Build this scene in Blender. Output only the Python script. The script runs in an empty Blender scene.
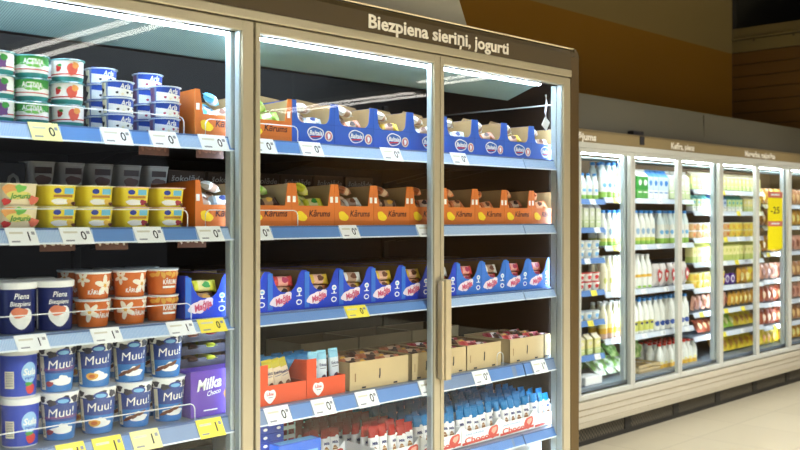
import bpy, bmesh, math, random
from mathutils import Matrix, Vector, Euler
random.seed(7)
PI = math.pi
C = bpy.context.scene.collection
scn = bpy.context.scene

# ------------------------------------------------------------------ camera
FPX = 960.0
TH = math.atan(945 / 960)
SN, CS = math.sin(TH), math.cos(TH)
CAMD, CAMH = 1.9, 1.48
cam_d = bpy.data.cameras.new('camera')
cam_d.sensor_width = 36.0
cam_d.lens = FPX * 36 / 800
cam_d.shift_y = -8 / 800
cam_d.clip_start = 0.05
cam_d.dof.use_dof = True
cam_d.dof.focus_distance = 2.75
cam_d.dof.aperture_fstop = 6.3
cam = bpy.data.objects.new('camera', cam_d)
cam.location = (0, -CAMD, CAMH)
cam.rotation_euler = (PI / 2, 0, TH - PI / 2)
C.objects.link(cam)
scn.camera = cam


def PX(px, y):
    """world X of a photo column on the vertical plane Y = y"""
    r = (px - 400) / FPX
    return (y + CAMD) * (CS + r * SN) / (SN - r * CS)


# ------------------------------------------------------------------ materials
def lin(c):
    return tuple((v / 12.92 if v <= .04045 else ((v + .055) / 1.055) ** 2.4) for v in [q / 255 for q in c])


MATS = {}


def mat(name, rgb, rough=.45, metal=0, var=.05, scale=40, spec=.5, emit=0, bump=0):
    if name in MATS:
        return MATS[name]
    m = bpy.data.materials.new(name)
    m.use_nodes = True
    nt = m.node_tree
    b = nt.nodes['Principled BSDF']
    col = lin(rgb) + (1,)
    b.inputs['Roughness'].default_value = rough
    b.inputs['Metallic'].default_value = metal
    b.inputs['Specular IOR Level'].default_value = spec
    if emit:
        b.inputs['Base Color'].default_value = col
        b.inputs['Emission Color'].default_value = col
        b.inputs['Emission Strength'].default_value = emit
    else:
        tc = nt.nodes.new('ShaderNodeTexCoord')
        n = nt.nodes.new('ShaderNodeTexNoise')
        n.inputs['Scale'].default_value = scale
        n.inputs['Detail'].default_value = 3
        nt.links.new(tc.outputs['Object'], n.inputs['Vector'])
        mx = nt.nodes.new('ShaderNodeMix')
        mx.data_type = 'RGBA'
        a = tuple(v * (1 - var) for v in col[:3]) + (1,)
        z = tuple(min(1, v * (1 + var)) for v in col[:3]) + (1,)
        mx.inputs[6].default_value = a
        mx.inputs[7].default_value = z
        nt.links.new(n.outputs['Fac'], mx.inputs[0])
        nt.links.new(mx.outputs[2], b.inputs['Base Color'])
        if bump:
            bp = nt.nodes.new('ShaderNodeBump')
            bp.inputs['Strength'].default_value = bump
            bp.inputs['Distance'].default_value = .002
            nt.links.new(n.outputs['Fac'], bp.inputs['Height'])
            nt.links.new(bp.outputs[0], b.inputs['Normal'])
    MATS[name] = m
    return m


def ribbed(name, c1, c2, axis=0, freq=300, rough=.35, metal=0.0):
    """fine ribs across one axis (object space)"""
    if name in MATS:
        return MATS[name]
    m = bpy.data.materials.new(name)
    m.use_nodes = True
    nt = m.node_tree
    b = nt.nodes['Principled BSDF']
    b.inputs['Roughness'].default_value = rough
    b.inputs['Metallic'].default_value = metal
    tc = nt.nodes.new('ShaderNodeTexCoord')
    w = nt.nodes.new('ShaderNodeTexWave')
    w.bands_direction = 'XYZ'[axis]
    w.inputs['Scale'].default_value = freq
    nt.links.new(tc.outputs['Object'], w.inputs['Vector'])
    mx = nt.nodes.new('ShaderNodeMix')
    mx.data_type = 'RGBA'
    mx.inputs[6].default_value = lin(c1) + (1,)
    mx.inputs[7].default_value = lin(c2) + (1,)
    nt.links.new(w.outputs['Fac'], mx.inputs[0])
    nt.links.new(mx.outputs[2], b.inputs['Base Color'])
    MATS[name] = m
    return m


def mottled(name, c1, c2, scale=30, rough=.35):
    """two-tone patches, as leaves seen through a bag"""
    m = mat(name, c1, rough, 0, 0, scale)
    nt = m.node_tree
    n = [q for q in nt.nodes if q.type == 'TEX_NOISE'][0]
    mx = [q for q in nt.nodes if q.type == 'MIX'][0]
    mx.inputs[7].default_value = lin(c2) + (1,)
    mr = nt.nodes.new('ShaderNodeMapRange')
    mr.inputs[1].default_value = .42
    mr.inputs[2].default_value = .58
    nt.links.new(n.outputs['Fac'], mr.inputs[0])
    nt.links.new(mr.outputs[0], mx.inputs[0])
    return m


def glass_mat():
    m = bpy.data.materials.new('door_glass')
    m.use_nodes = True
    nt = m.node_tree
    nt.nodes.clear()
    o = nt.nodes.new('ShaderNodeOutputMaterial')
    t = nt.nodes.new('ShaderNodeBsdfTransparent')
    t.inputs[0].default_value = (.97, .985, .98, 1)
    g = nt.nodes.new('ShaderNodeBsdfGlossy')
    g.inputs['Roughness'].default_value = .004
    fr = nt.nodes.new('ShaderNodeFresnel')
    fr.inputs[0].default_value = 1.4
    geo = nt.nodes.new('ShaderNodeNewGeometry')
    inv = nt.nodes.new('ShaderNodeMath')
    inv.operation = 'SUBTRACT'
    inv.inputs[0].default_value = 1.0
    nt.links.new(geo.outputs['Backfacing'], inv.inputs[1])
    mu = nt.nodes.new('ShaderNodeMath')
    mu.operation = 'MULTIPLY'
    nt.links.new(fr.outputs[0], mu.inputs[0])
    nt.links.new(inv.outputs[0], mu.inputs[1])
    mx = nt.nodes.new('ShaderNodeMixShader')
    nt.links.new(mu.outputs[0], mx.inputs[0])
    nt.links.new(t.outputs[0], mx.inputs[1])
    nt.links.new(g.outputs[0], mx.inputs[2])
    nt.links.new(mx.outputs[0], o.inputs[0])
    MATS['door_glass'] = m
    return m


GLASS = glass_mat()
LED = mat('led_cool', (214, 234, 255), emit=62.0)
LEDPOST = mat('led_post', (214, 234, 255), emit=30.0)
LEDFAR = mat('led_far', (232, 242, 255), emit=32.0)
LAMP = mat('lamp_diffuser', (255, 250, 240), emit=15.0)
CHAMP = mat('champagne_aluminium', (178, 169, 142), .38, .35, .04, 12)
BRONZE = mat('bronze_panel', (84, 64, 26), .45, .2, .06, 6)
HEADR = mat('bronze_header', (76, 62, 32), .5, .1, .05, 6)
BEIGEH = mat('beige_header', (140, 122, 84), .5, .05, .05, 6)
WHITEAL = mat('white_aluminium', (200, 201, 190), .4, .1, .03, 10)
POST = mat('post_grey', (176, 188, 190), .4, .15, .04, 10)
BLACKG = mat('black_gap', (14, 11, 8), .7)
DARKIN = mat('dark_liner', (28, 21, 16), .55, 0, .25, 6)
DARKSIDE = mat('dark_side_liner', (38, 27, 19), .4, 0, .2, 5)
GREYSHADE = mat('grey_cover_shaded', (100, 97, 82), .6, 0, .06, 2)  # same cover material, darkened: the far row's dim light put into colour
GREYLIT = mat('grey_cover_lit', (186, 183, 164), .6, 0, .06, 2)  # paler copy: stronger light on the near cover put into colour
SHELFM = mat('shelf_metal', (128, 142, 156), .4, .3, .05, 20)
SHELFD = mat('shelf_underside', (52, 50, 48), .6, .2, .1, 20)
RAILP = ribbed('rail_ribbed', (190, 212, 236), (118, 156, 206), 0, 95)
RAILB = mat('rail_blue', (88, 132, 194), .35, 0, .06, 20)
RAILS = mat('rail_silver', (120, 142, 176), .32, .3, .06, 20)
TAGW = mat('tag_white', (236, 240, 240), .5)
TAGY = mat('tag_yellow', (242, 226, 70), .5)
TAGP = mat('tag_pale_yellow', (238, 232, 160), .5)
INK = mat('ink_black', (28, 28, 34), .6)
INKG = mat('ink_grey', (140, 142, 150), .6)
WHITE = mat('print_white', (240, 242, 240), .4)
CREAM = mat('print_cream', (236, 228, 198), .45)
RED = mat('print_red', (200, 44, 44), .4)
PINK = mat('print_pink', (214, 112, 140), .4)
KRAFT = mat('kraft', (178, 148, 104), .8, 0, .08, 30)
KRAFTD = mat('kraft_inside', (140, 112, 74), .85, 0, .1, 30)
CARDB = mat('cardboard', (198, 175, 130), .8, 0, .07, 24)
ORANGE = mat('carton_orange', (216, 116, 40), .5, 0, .05, 20)
ORRED = mat('carton_orange_red', (222, 78, 32), .5, 0, .05, 20)
BLUEC = mat('carton_blue', (42, 92, 190), .45, 0, .05, 20)
ROYAL = mat('carton_royal', (24, 66, 200), .42, 0, .05, 20)
WIRE = mat('white_wire', (222, 226, 226), .35, .2)
BROWN = mat('print_brown', (104, 58, 34), .5)
YELLOW = mat('print_yellow', (246, 214, 40), .4)
GREEN = mat('print_green', (54, 150, 62), .4)
NAVY = mat('print_navy', (22, 36, 100), .35)


# ------------------------------------------------------------------ mesh builder
class MB:
    def __init__(s):
        s.v, s.f, s.mi, s.sm, s.mats = [], [], [], [], []

    def idx(s, m):
        if m not in s.mats:
            s.mats.append(m)
        return s.mats.index(m)

    def add(s, vs, fs, m, smooth=False, M=None):
        o = len(s.v)
        if M is not None:
            vs = [tuple(M @ Vector(p)) for p in vs]
        s.v += [tuple(p) for p in vs]
        k = s.idx(m)
        for f in fs:
            s.f.append(tuple(i + o for i in f))
            s.mi.append(k)
            s.sm.append(smooth)
        return s

    def box(s, x0, x1, y0, y1, z0, z1, m, M=None):
        vs = [(x, y, z) for z in (z0, z1) for y in (y0, y1) for x in (x0, x1)]
        return s.add(vs, [(0, 2, 3, 1), (4, 5, 7, 6), (0, 1, 5, 4), (2, 6, 7, 3), (0, 4, 6, 2), (1, 3, 7, 5)], m, M=M)

    def rbox(s, x0, x1, y0, y1, z0, z1, m, r=.003, seg=2, M=None):
        bm = bmesh.new()
        bmesh.ops.create_cube(bm, size=1)
        for v in bm.verts:
            v.co = Vector(((x0 + x1) / 2 + v.co.x * (x1 - x0), (y0 + y1) / 2 + v.co.y * (y1 - y0), (z0 + z1) / 2 + v.co.z * (z1 - z0)))
        bmesh.ops.bevel(bm, geom=bm.edges[:], offset=r, segments=seg, affect='EDGES', profile=.5)
        bm.verts.index_update()
        vs = [tuple(v.co) for v in bm.verts]
        fs = [tuple(v.index for v in f.verts) for f in bm.faces]
        bm.free()
        return s.add(vs, fs, m, M=M)

    def prism(s, poly, axis, a, b, m, M=None, caps=True):
        """poly: 2D outline extruded between a and b on the axis (0: pts are (y,z), 1: (x,z), 2: (x,y))"""
        def p3(p, t):
            return (t, p[0], p[1]) if axis == 0 else ((p[0], t, p[1]) if axis == 1 else (p[0], p[1], t))
        n = len(poly)
        vs = [p3(p, a) for p in poly] + [p3(p, b) for p in poly]
        fs = [(i, (i + 1) % n, n + (i + 1) % n, n + i) for i in range(n)]
        if caps:
            fs += [tuple(range(n))[::-1], tuple(range(n, 2 * n))]
        return s.add(vs, fs, m, M=M)

    def loft(s, secs, n=24, p=2.0, top=True, bottom=True, cx=0, cy=0):
        """secs: (z, half_x, half_y, material of the band above)"""
        rings = []
        for (z, hx, hy, m) in secs:
            ring = []
            for i in range(n):
                a = 2 * PI * (i + .5) / n
                ca, sa = math.cos(a), math.sin(a)
                ring.append((cx + hx * math.copysign(abs(ca) ** (2 / p), ca), cy + hy * math.copysign(abs(sa) ** (2 / p), sa), z))
            rings.append(ring)
        for k in range(len(secs) - 1):
            vs = rings[k] + rings[k + 1]
            s.add(vs, [(i, (i + 1) % n, n + (i + 1) % n, n + i) for i in range(n)], secs[k][3], True)
        if bottom:
            s.add(rings[0], [tuple(range(n))[::-1]], secs[0][3])
        if top:
            s.add(rings[-1], [tuple(range(n))], secs[-1][3])
        return s

    def tube(s, pts, r, m, n=6):
        P = [Vector(p) for p in pts]
        rings = []
        for i, p in enumerate(P):
            d = (P[min(i + 1, len(P) - 1)] - P[max(i - 1, 0)]).normalized()
            u = d.cross(Vector((0, 0, 1)))
            if u.length < .01:
                u = d.cross(Vector((1, 0, 0)))
            u.normalize()
            w = d.cross(u).normalized()
            rings.append([p + r * (math.cos(2 * PI * k / n) * u + math.sin(2 * PI * k / n) * w) for k in range(n)])
        vs = [tuple(q) for rg in rings for q in rg]
        fs = []
        for i in range(len(P) - 1):
            fs += [(i * n + k, i * n + (k + 1) % n, (i + 1) * n + (k + 1) % n, (i + 1) * n + k) for k in range(n)]
        fs += [tuple(range(n))[::-1], tuple(range((len(P) - 1) * n, len(P) * n))]
        return s.add(vs, fs, m, True)

    def blob(s, fn, cx, cy, rx, ry, m, n=18, wob=0, rot=0, eps=.0005, seed=1, rings=2, shape=None):
        rg = random.Random(seed)
        ph = [rg.uniform(0, 6.28) for _ in range(3)]
        vs = [fn(cx, cy, eps)]
        for k in range(1, rings + 1):
            for i in range(n):
                a = 2 * PI * i / n
                q = 1 + wob * (math.sin(3 * a + ph[0]) * .6 + math.sin(5 * a + ph[1]) * .4)
                if shape:
                    q *= shape(a)
                x, y = rx * q * math.cos(a) * k / rings, ry * q * math.sin(a) * k / rings
                vs.append(fn(cx + x * math.cos(rot) - y * math.sin(rot), cy + x * math.sin(rot) + y * math.cos(rot), eps))
        fs = [(0, 1 + i, 1 + (i + 1) % n) for i in range(n)]
        for k in range(rings - 1):
            o = 1 + k * n
            fs += [(o + i, o + n + i, o + n + (i + 1) % n, o + (i + 1) % n) for i in range(n)]
        return s.add(vs, fs, m)

    def patch(s, fn, u0, u1, v0, v1, m, eps=.0004, nu=6, sl=0, sr=0):
        """rectangular print; sl/sr lift the left/right end"""
        vs, fs = [], []
        for i in range(nu + 1):
            t = i / nu
            u = u0 + (u1 - u0) * t
            d = sl + (sr - sl) * t
            vs += [fn(u, v0 + d, eps), fn(u, v1 + d, eps)]
        for i in range(nu):
            fs.append((2 * i, 2 * i + 2, 2 * i + 3, 2 * i + 1))
        return s.add(vs, fs, m)

    def text(s, fn, txt, cx, cy, h, m, w=None, eps=.0009, rot=0, shear=0, bold=.012):
        vs, fs, tw = glyphs(txt, bold)
        k = h / .72
        kx = k if w is None else w / tw
        out = []
        for (x, y) in vs:
            px, py = (x * kx + shear * y * k), (y - .36) * k
            out.append(fn(cx + px * math.cos(rot) - py * math.sin(rot), cy + px * math.sin(rot) + py * math.cos(rot), eps))
        return s.add(out, fs, m)

    def mesh(s, name):
        me = bpy.data.meshes.new(name)
        me.from_pydata(s.v, [], s.f)
        for m in s.mats:
            me.materials.append(m)
        me.polygons.foreach_set('material_index', s.mi)
        me.polygons.foreach_set('use_smooth', s.sm)
        me.update()
        return me

    def build(s, name, parent=None, loc=None):
        o = bpy.data.objects.new(name, s.mesh(name))
        C.objects.link(o)
        if parent:
            o.parent = parent
        if loc:
            o.location = loc
        return o


GL = {}


def glyphs(txt, bold=.012):
    key = (txt, bold)
    if key not in GL:
        cu = bpy.data.curves.new('lettering', 'FONT')
        cu.body = txt
        cu.align_x = 'CENTER'
        cu.offset = bold
        cu.resolution_u = 2
        ob = bpy.data.objects.new('lettering', cu)
        C.objects.link(ob)
        bpy.context.view_layer.update()
        me = bpy.data.meshes.new_from_object(ob.evaluated_get(bpy.context.evaluated_depsgraph_get()))
        vs = [(v.co.x, v.co.y) for v in me.vertices]
        fs = [tuple(p.vertices) for p in me.polygons]
        bpy.data.objects.remove(ob)
        bpy.data.meshes.remove(me)
        bpy.data.curves.remove(cu)
        w = max(v[0] for v in vs) - min(v[0] for v in vs) if vs else 1
        GL[key] = (vs, fs, w)
    return GL[key]


def flat(y, x0=0, z0=0, slope=0):
    """print on a front face (facing -Y); slope: how far the face leans back per metre of height"""
    return lambda u, v, e: (x0 + u, y + slope * v - e, z0 + v)


def left_face(x, y0=0, z0=0):
    """print on a face looking towards -X, u runs towards -Y"""
    return lambda u, v, e: (x - e, y0 - u, z0 + v)


def wrap(zs, phi=-PI / 2 - .2):
    """print round a cup; zs: (z, radius) list"""
    def fn(u, v, e):
        r = zs[-1][1]
        for (a, ra), (b, rb) in zip(zs, zs[1:]):
            if v <= b:
                t = max(0, (v - a) / (b - a))
                r = ra + (rb - ra) * t
                break
        an = phi + u / r
        return ((r + e) * math.cos(an), (r + e) * math.sin(an), v)
    return fn


# ------------------------------------------------------------------ things
def tag(o, label, cat, group=None, kind=None):
    o['label'] = label
    o['category'] = cat
    if group:
        o['group'] = group
    if kind:
        o['kind'] = kind
    return o


def thing(name, label, cat, loc=(0, 0, 0), group=None):
    o = bpy.data.objects.new(name, None)
    o.empty_display_size = .05
    o.location = loc
    C.objects.link(o)
    return tag(o, label, cat, group)


KINDS = {}
FIRST = {}


def kind(key, name, cat, parts):
    KINDS[key] = (name, cat, [(pn, mb.mesh(pn if len(parts) > 1 else name)) for pn, mb in parts])


def place(key, loc, label, group=None, rot=(0, 0, 0), scale=1):
    name, cat, parts = KINDS[key]
    if key not in FIRST:
        if len(parts) == 1:
            r = bpy.data.objects.new(name, parts[0][1])
            C.objects.link(r)
        else:
            r = bpy.data.objects.new(name, None)
            r.empty_display_size = .03
            C.objects.link(r)
            for pn, me in parts:
                ch = bpy.data.objects.new(pn, me)
                ch.parent = r
                C.objects.link(ch)
        FIRST[key] = r
    else:
        src = FIRST[key]
        r = src.copy()
        C.objects.link(r)
        for ch in list(src.children):
            c2 = ch.copy()
            C.objects.link(c2)
            c2.parent = r
    r.location = loc
    r.rotation_euler = rot
    r.scale = (scale,) * 3 if not isinstance(scale, tuple) else scale
    if 'group' in r:
        del r['group']
    return tag(r, label, cat, group)


ORD = ('first second third fourth fifth sixth seventh eighth ninth tenth eleventh twelfth thirteenth fourteenth fifteenth sixteenth '
       'seventeenth eighteenth nineteenth twentieth').split()
TIER2 = ['lower', 'upper']
TIER3 = ['bottom', 'middle', 'top']
TIER4 = ['bottom', 'second', 'third', 'topmost']


def struct(mb, name, loc=None):
    o = mb.build(name, None, loc)
    o['kind'] = 'structure'
    return o

# ------------------------------------------------------------------ the room
YB, XR = 2.8, 9.87
fl = MB()
fl.add([(-6, -14, 0), (14, -14, 0), (14, YB, 0), (-6, YB, 0)], [(0, 1, 2, 3)], mat('floor_beige', (200, 188, 158), .32, 0, .06, 1.5))
o = struct(fl, 'floor')
FM = MATS['floor_beige']
nt = FM.node_tree
bk = nt.nodes.new('ShaderNodeTexBrick')
bk.offset = 0
bk.inputs['Scale'].default_value = 1.0
bk.inputs['Brick Width'].default_value = .6
bk.inputs['Row Height'].default_value = .6
bk.inputs['Mortar Size'].default_value = .004
bk.inputs['Color1'].default_value = lin((178, 168, 142)) + (1,)
bk.inputs['Color2'].default_value = lin((172, 162, 136)) + (1,)
bk.inputs['Mortar'].default_value = lin((152, 142, 118)) + (1,)
tc = nt.nodes.new('ShaderNodeTexCoord')
nt.links.new(tc.outputs['Object'], bk.inputs['Vector'])
nt.links.new(bk.outputs['Color'], nt.nodes['Principled BSDF'].inputs['Base Color'])

WG = mat('wall_grey_paint', (142, 122, 74), .8, 0, .05, 1)
WO = mat('wall_orange_paint', (142, 98, 5), .8, 0, .06, 1)
w = MB()
w.box(-6, XR, YB, YB + .12, 3.235, 4.6, WG)
w.box(-6, XR, YB, YB + .12, 0, 3.235, WO)
struct(w, 'wall_back')
w = MB()
zz = [0]
while zz[-1] < 3.2:
    zz.append(zz[-1] + .1294)
WG2 = mat('panel_grey', (120, 104, 60), .7, 0, .06, 2)
WO2 = mat('panel_brown', (104, 70, 14), .7, 0, .08, 2)
for a, b in zip(zz, zz[1:]):
    w.rbox(XR, XR + .04, -14, YB, a + .006, b, WO2, .006, 1)
w.rbox(XR, XR + .04, -14, YB, zz[-1] + .006, 3.37, WG2, .006, 1)
w.rbox(XR - .03, XR + .06, -14, YB, 3.375, 3.40, WG2, .006, 1)
w.rbox(XR, XR + .04, -14, YB, 3.405, 3.50, WG2, .006, 1)
w.box(XR + .02, XR + .1, -14, YB, 0, 3.5, BLACKG)
for k in range(30):
    w.rbox(XR - .012, XR, YB - .25 - k * .42, YB - .235 - k * .42, 3.345, 3.36, BLACKG, .003, 1)
struct(w, 'wall_right')
w = MB()
w.box(13.9, 14, -14, YB, 0, 4.6, mat('dark_hall', (50, 46, 34), .9))
w.box(XR + .1, 14, YB, YB + .1, 0, 4.6, MATS['dark_hall'])
struct(w, 'wall_hall')
w = MB()
w.box(-6, 14, -14, YB + .1, 4.6, 4.7, mat('ceiling_dark', (84, 72, 52), .9))
struct(w, 'ceiling')


# ceiling luminaires: long lines running away from the fridges
LAMP_W = 210


def luminaire(x, y0, y1, pw, label):
    t = thing('ceiling_light', label, 'ceiling light', (x, (y0 + y1) / 2, 3.1), 'linear ceiling lights over the aisle')
    L = (y1 - y0) / 2
    h = MB()
    h.rbox(-.22, .22, -L, L, .0, .06, mat('lamp_housing', (200, 196, 186), .5), .006)
    h.build('housing', t)
    for q in (-.14, .14):
        d = MB()
        d.rbox(q - .05, q + .05, -L + .02, L - .02, -.012, .0, LAMP, .004)
        d.build('diffuser', t)
    ld = bpy.data.lights.new('lamp', 'AREA')
    ld.shape = 'RECTANGLE'
    ld.size, ld.size_y = .4, 2 * L
    ld.energy = LAMP_W * L * pw
    ld.spread = 2.35
    ld.color = (.97, .985, 1.0)
    lo = bpy.data.objects.new('lamp', ld)
    lo.location = (0, 0, -.014)
    C.objects.link(lo)
    lo.parent = t
    for q in (-L * .7, L * .7):
        r = MB()
        r.tube([(0, q, .05), (0, q, 1.5)], .006, MATS['lamp_housing'])
        r.build('suspension_rod', t)


AISLE = [(-.8, -4.4, -2.6, 1.15), (1.9, -4.4, -2.6, 1.15), (4.2, -4.4, -2.6, 1.0), (4.2, -7.4, -4.9, .7), (8.5, -6.0, -4.9, .5), (9.15, -9.8, -6.7, .5), (5.7, -1.2, .2, .42), (8.2, -1.2, .2, .42)]  # rows closest to the fridges are added out of view as fill light
NOTE = ['nearest the bronze fridge\'s hinge end', 'facing the bronze fridge\'s middle door', 'past the bronze fridge\'s lettering, front', 'second along its row, mid hall', 'short one beside the planked wall',
        'longest one beside the planked wall', 'above the beige fridges\' first doors', 'above the beige fridges\' last doors']
for (x, a, b, pw), nt_ in zip(AISLE, NOTE):
    luminaire(x, a, b, pw, 'long white ceiling light, ' + nt_)

# ------------------------------------------------------------------ near fridge
NX0, NX1 = .07, 2.818
DEPTH = .78
LV = [1.676, 1.457, 1.236, .997, .760]
RB = [1.640, 1.423, 1.206, .956, .7275]
YP = .065            # front of the goods


def shelf_unit(root, x0, x1, yf, yb, zt, zb, tags, seg_blue=(), wire=None, railm=None, tilt=.012):
    sh = bpy.data.objects.new('shelf', None)
    sh.empty_display_size = .05
    sh.location = ((x0 + x1) / 2, yf, zt)
    C.objects.link(sh)
    sh.parent = root
    L = (x1 - x0) / 2
    b = MB()
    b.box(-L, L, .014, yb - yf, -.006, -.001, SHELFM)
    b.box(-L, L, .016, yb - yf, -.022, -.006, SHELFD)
    nb = 2 if L < .3 else 3
    for k in range(nb):
        xx = -L + .03 + k * (2 * L - .06) / (nb - 1)
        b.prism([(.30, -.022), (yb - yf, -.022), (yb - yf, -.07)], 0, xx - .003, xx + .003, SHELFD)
    b.build('shelf_plate', sh)
    r = MB()
    h = zb - zt
    r.prism([(.014, 0), (.0, 0), (-tilt, h), (-tilt + .004, h), (.010, -.006), (.014, -.006)], 0, -L, L, railm or RAILP)
    fn = lambda u, v, e: (u, -tilt * (v / h) - e, v)
    for (a, c) in seg_blue:
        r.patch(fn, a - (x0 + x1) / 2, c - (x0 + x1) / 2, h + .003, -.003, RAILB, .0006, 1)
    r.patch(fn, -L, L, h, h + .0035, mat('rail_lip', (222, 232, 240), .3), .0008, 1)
    r.patch(fn, -L, L, -.004, 0, mat('rail_edge_blue', (70, 96, 140), .4), .0008, 1)  # darker blue line along the rail's top edge
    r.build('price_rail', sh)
    for (xc, tw, m, txt) in tags:
        t = MB()
        u = xc - (x0 + x1) / 2
        ft = lambda p, q, e: (p - .16 * q, -tilt * ((q + h / 2) / h) - .0012 - e, q + h / 2)
        th = -h * .5 + .001
        t.patch(ft, -tw / 2, tw / 2, -th, th, m, .001, 1)
        t.patch(ft, tw / 2, -tw / 2, -th, th, m, .0, 1)
        k = th / .02
        t.text(ft, txt, tw * .22, .001 * k, .021 * k, INK, None, .0014)
        t.patch(ft, tw * .33, tw * .44, .004 * k, .011 * k, INKG, .0014, 1)
        t.patch(ft, -tw * .4, tw * .05, .006 * k, .0105 * k, mat('tag_faint', (206, 204, 186), .6), .0014, 1)
        t.patch(ft, -tw * .4, -tw * .12, -.013 * k, -.0095 * k, INKG, .0014, 1)
        ob = t.build('price_tag', sh, (u, 0, 0))
        if m is TAGY:
            ob['label'] = 'yellow price tag'
    if wire:
        for (a, c, hh) in wire:
            g = MB()
            cx = (x0 + x1) / 2
            a, c = a - cx, c - cx
            g.tube([(a, .01, 0), (a, .01, hh - .012), (a + .004, .01, hh - .004), (a + .012, .01, hh), (c - .012, .01, hh), (c - .004, .01, hh - .004), (c, .01, hh - .012), (c, .01, 0)], .0014, WIRE)
            g.build('wire_guard', sh)
    return sh


nf = thing('display_fridge', 'tall bronze-framed glass-door dairy fridge with white lettering on its header', 'refrigerator', (0, 0, 0))
b = MB()
b.box(NX0 + .022, NX1 - .022, .70, .72, .2, 1.98, DARKIN)
for x in (.70, 1.31, 1.93, 2.553):
    b.rbox(x - .012, x + .012, .685, .70, .3, 1.9, SHELFD, .002, 1)
b.build('back_panel', nf)
for s, (a, c) in enumerate(((NX0, NX0 + .05), (NX1 - .05, NX1))):
    b = MB()
    # end panel with a rounded top front corner
    pts = [(.023, .0), (.023, 2.0)] + [(.023 + .03 * (1 - math.cos(t * PI / 12)), 2.0 + .052 * math.sin(t * PI / 12)) for t in range(1, 7)] + [(DEPTH, 2.052), (DEPTH, 0)]
    o_ = (a, a + .022) if s == 0 else (c - .022, c)
    b.prism(pts, 0, o_[0], o_[1], BRONZE)
    b.rbox(min(a, c), max(a, c), -.001, .022, 0, 2.034, BRONZE, .003)
    xi = a + .022 if s == 0 else c - .025
    b.box(xi, xi + .003, .02, .70, .25, 1.98, DARKSIDE)
    b.build('end_panel', nf)
b = MB()
b.box(2.787, 2.793, .075, .105, .45, 1.90, mat('slot_strip', (60, 54, 48), .5))
zq = .5
while zq < 1.86:
    b.box(2.7855, 2.787, .084, .095, zq, zq + .005, WHITE)
    zq += .022
b.build('slotted_upright', nf)
b = MB()
b.box(NX0 + .05, NX1 - .05, .02, DEPTH, 1.985, 2.03, DARKIN)
b.build('roof_panel', nf)
b = MB()
b.rbox(NX0 + .02, NX1 - .05, -.004, .05, .12, .40, CHAMP, .006)
b.build('bumper_panel', nf)
b = MB()
b.box(NX0 + .02, NX1 - .05, .01, .05, 0, .12, mat('kick_black', (30, 28, 24), .6))
b.build('kick_plate', nf)
b = MB()
b.box(NX0 + .05, NX1 - .05, .06, .70, .38, .42, SHELFM)
b.build('base_deck', nf)
# header
hd = MB()
hd.prism([(-.001, 1.985), (-.001, 2.04), (.003, 2.053), (.014, 2.06), (.12, 2.06), (.12, 1.985)], 0, NX0, NX1 - .0485, HEADR)
hd.prism([(-.0008, 2.0345), (-.0008, 2.045), (.003, 2.055), (.014, 2.06), (.12, 2.06), (.12, 2.0345)], 0, NX1 - .0485, NX1 - .03, HEADR)
# rounded right end
pts = [(NX1 - .03, 2.03)] + [(NX1 - .03 + .03 * math.sin(t * PI / 12), 2.03 + .03 * math.cos(t * PI / 12)) for t in range(7)]
hd.prism(pts, 1, -.0008, .12, HEADR)
ho = hd.build('header_panel', nf)
tr = MB()
tr.tube([(NX0, .004, 2.0605), (NX1 - .03, .004, 2.0605), (NX1 - .015, .004, 2.0575), (NX1 - .006, .004, 2.05)], .0028, mat('light_trim', (232, 214, 176), .3, .2))
tr.build('edge_trim', ho)
tx = MB()
tx.text(flat(-.0018), 'Biezpiena sieriņi, jogurti', (PX(368, 0) + PX(508, 0)) / 2, 2.0165, .0375, mat('letter_white', (238, 232, 216), .5), PX(508, 0) - PX(368, 0), .0008, bold=.022)
to = tx.build('lettering', ho)
sm = to.modifiers.new('thick', 'SOLIDIFY')
sm.thickness = .0015
sm.offset = -1
b = MB()
b.rbox(NX0 + .03, NX1 - .048, -.004, .03, 1.9605, 1.985, CHAMP, .003)
b.box(NX0 + .03, NX1 - .05, .0335, .036, 1.93, 1.9605, BLACKG)
b.build('top_rail', nf)
# cover above
b = MB()
b.prism([(.10, 2.06), (.145, 2.18), (.17, 2.30), (.7, 2.30), (.7, 2.06)], 0, NX0 + .1, 2.352, GREYLIT)
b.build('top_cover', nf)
# light tubes and baffle under the header
for (a, c) in ((NX0 + .08, 1.40), (1.44, 2.655)):
    b = MB()
    b.tube([(a, .052, 1.937), (c, .052, 1.937)], .0110, LED, 12)
    b.build('light_tube', nf)
b = MB()
M = Matrix.Translation((0, .066, 1.931)) @ Matrix.Rotation(-.32, 4, 'X')
b.box(NX0 + .08, 2.655, 0, .128, -.004, .004, ribbed('baffle_ribbed', (126, 146, 142), (72, 96, 96), 0, 55, .5), M=M)
b.box(NX0 + .08, 2.655, -.003, 0, -.006, .006, WHITEAL, M=M)
b.build('air_baffle', nf)
# posts with led strips
for (a, c) in ((NX0 + .05, NX0 + .09), (1.372, 1.445), (2.722, 2.766)):
    b = MB()
    b.rbox(a, c, .028, .051, .42, 1.931, POST, .003)
    po = b.build('door_post', nf)
    b = MB()
    xm_ = (a + c) / 2
    b.tube([(xm_, .0575, .45), (xm_, .0575, 1.90)], .0048, LEDPOST, 8)
    b.build('light_strip', po)
b = MB()
b.tube([(2.785, .08, 1.875), (2.785, .66, 1.875)], .0028, WIRE)
b.build('support_rod', nf)
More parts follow.
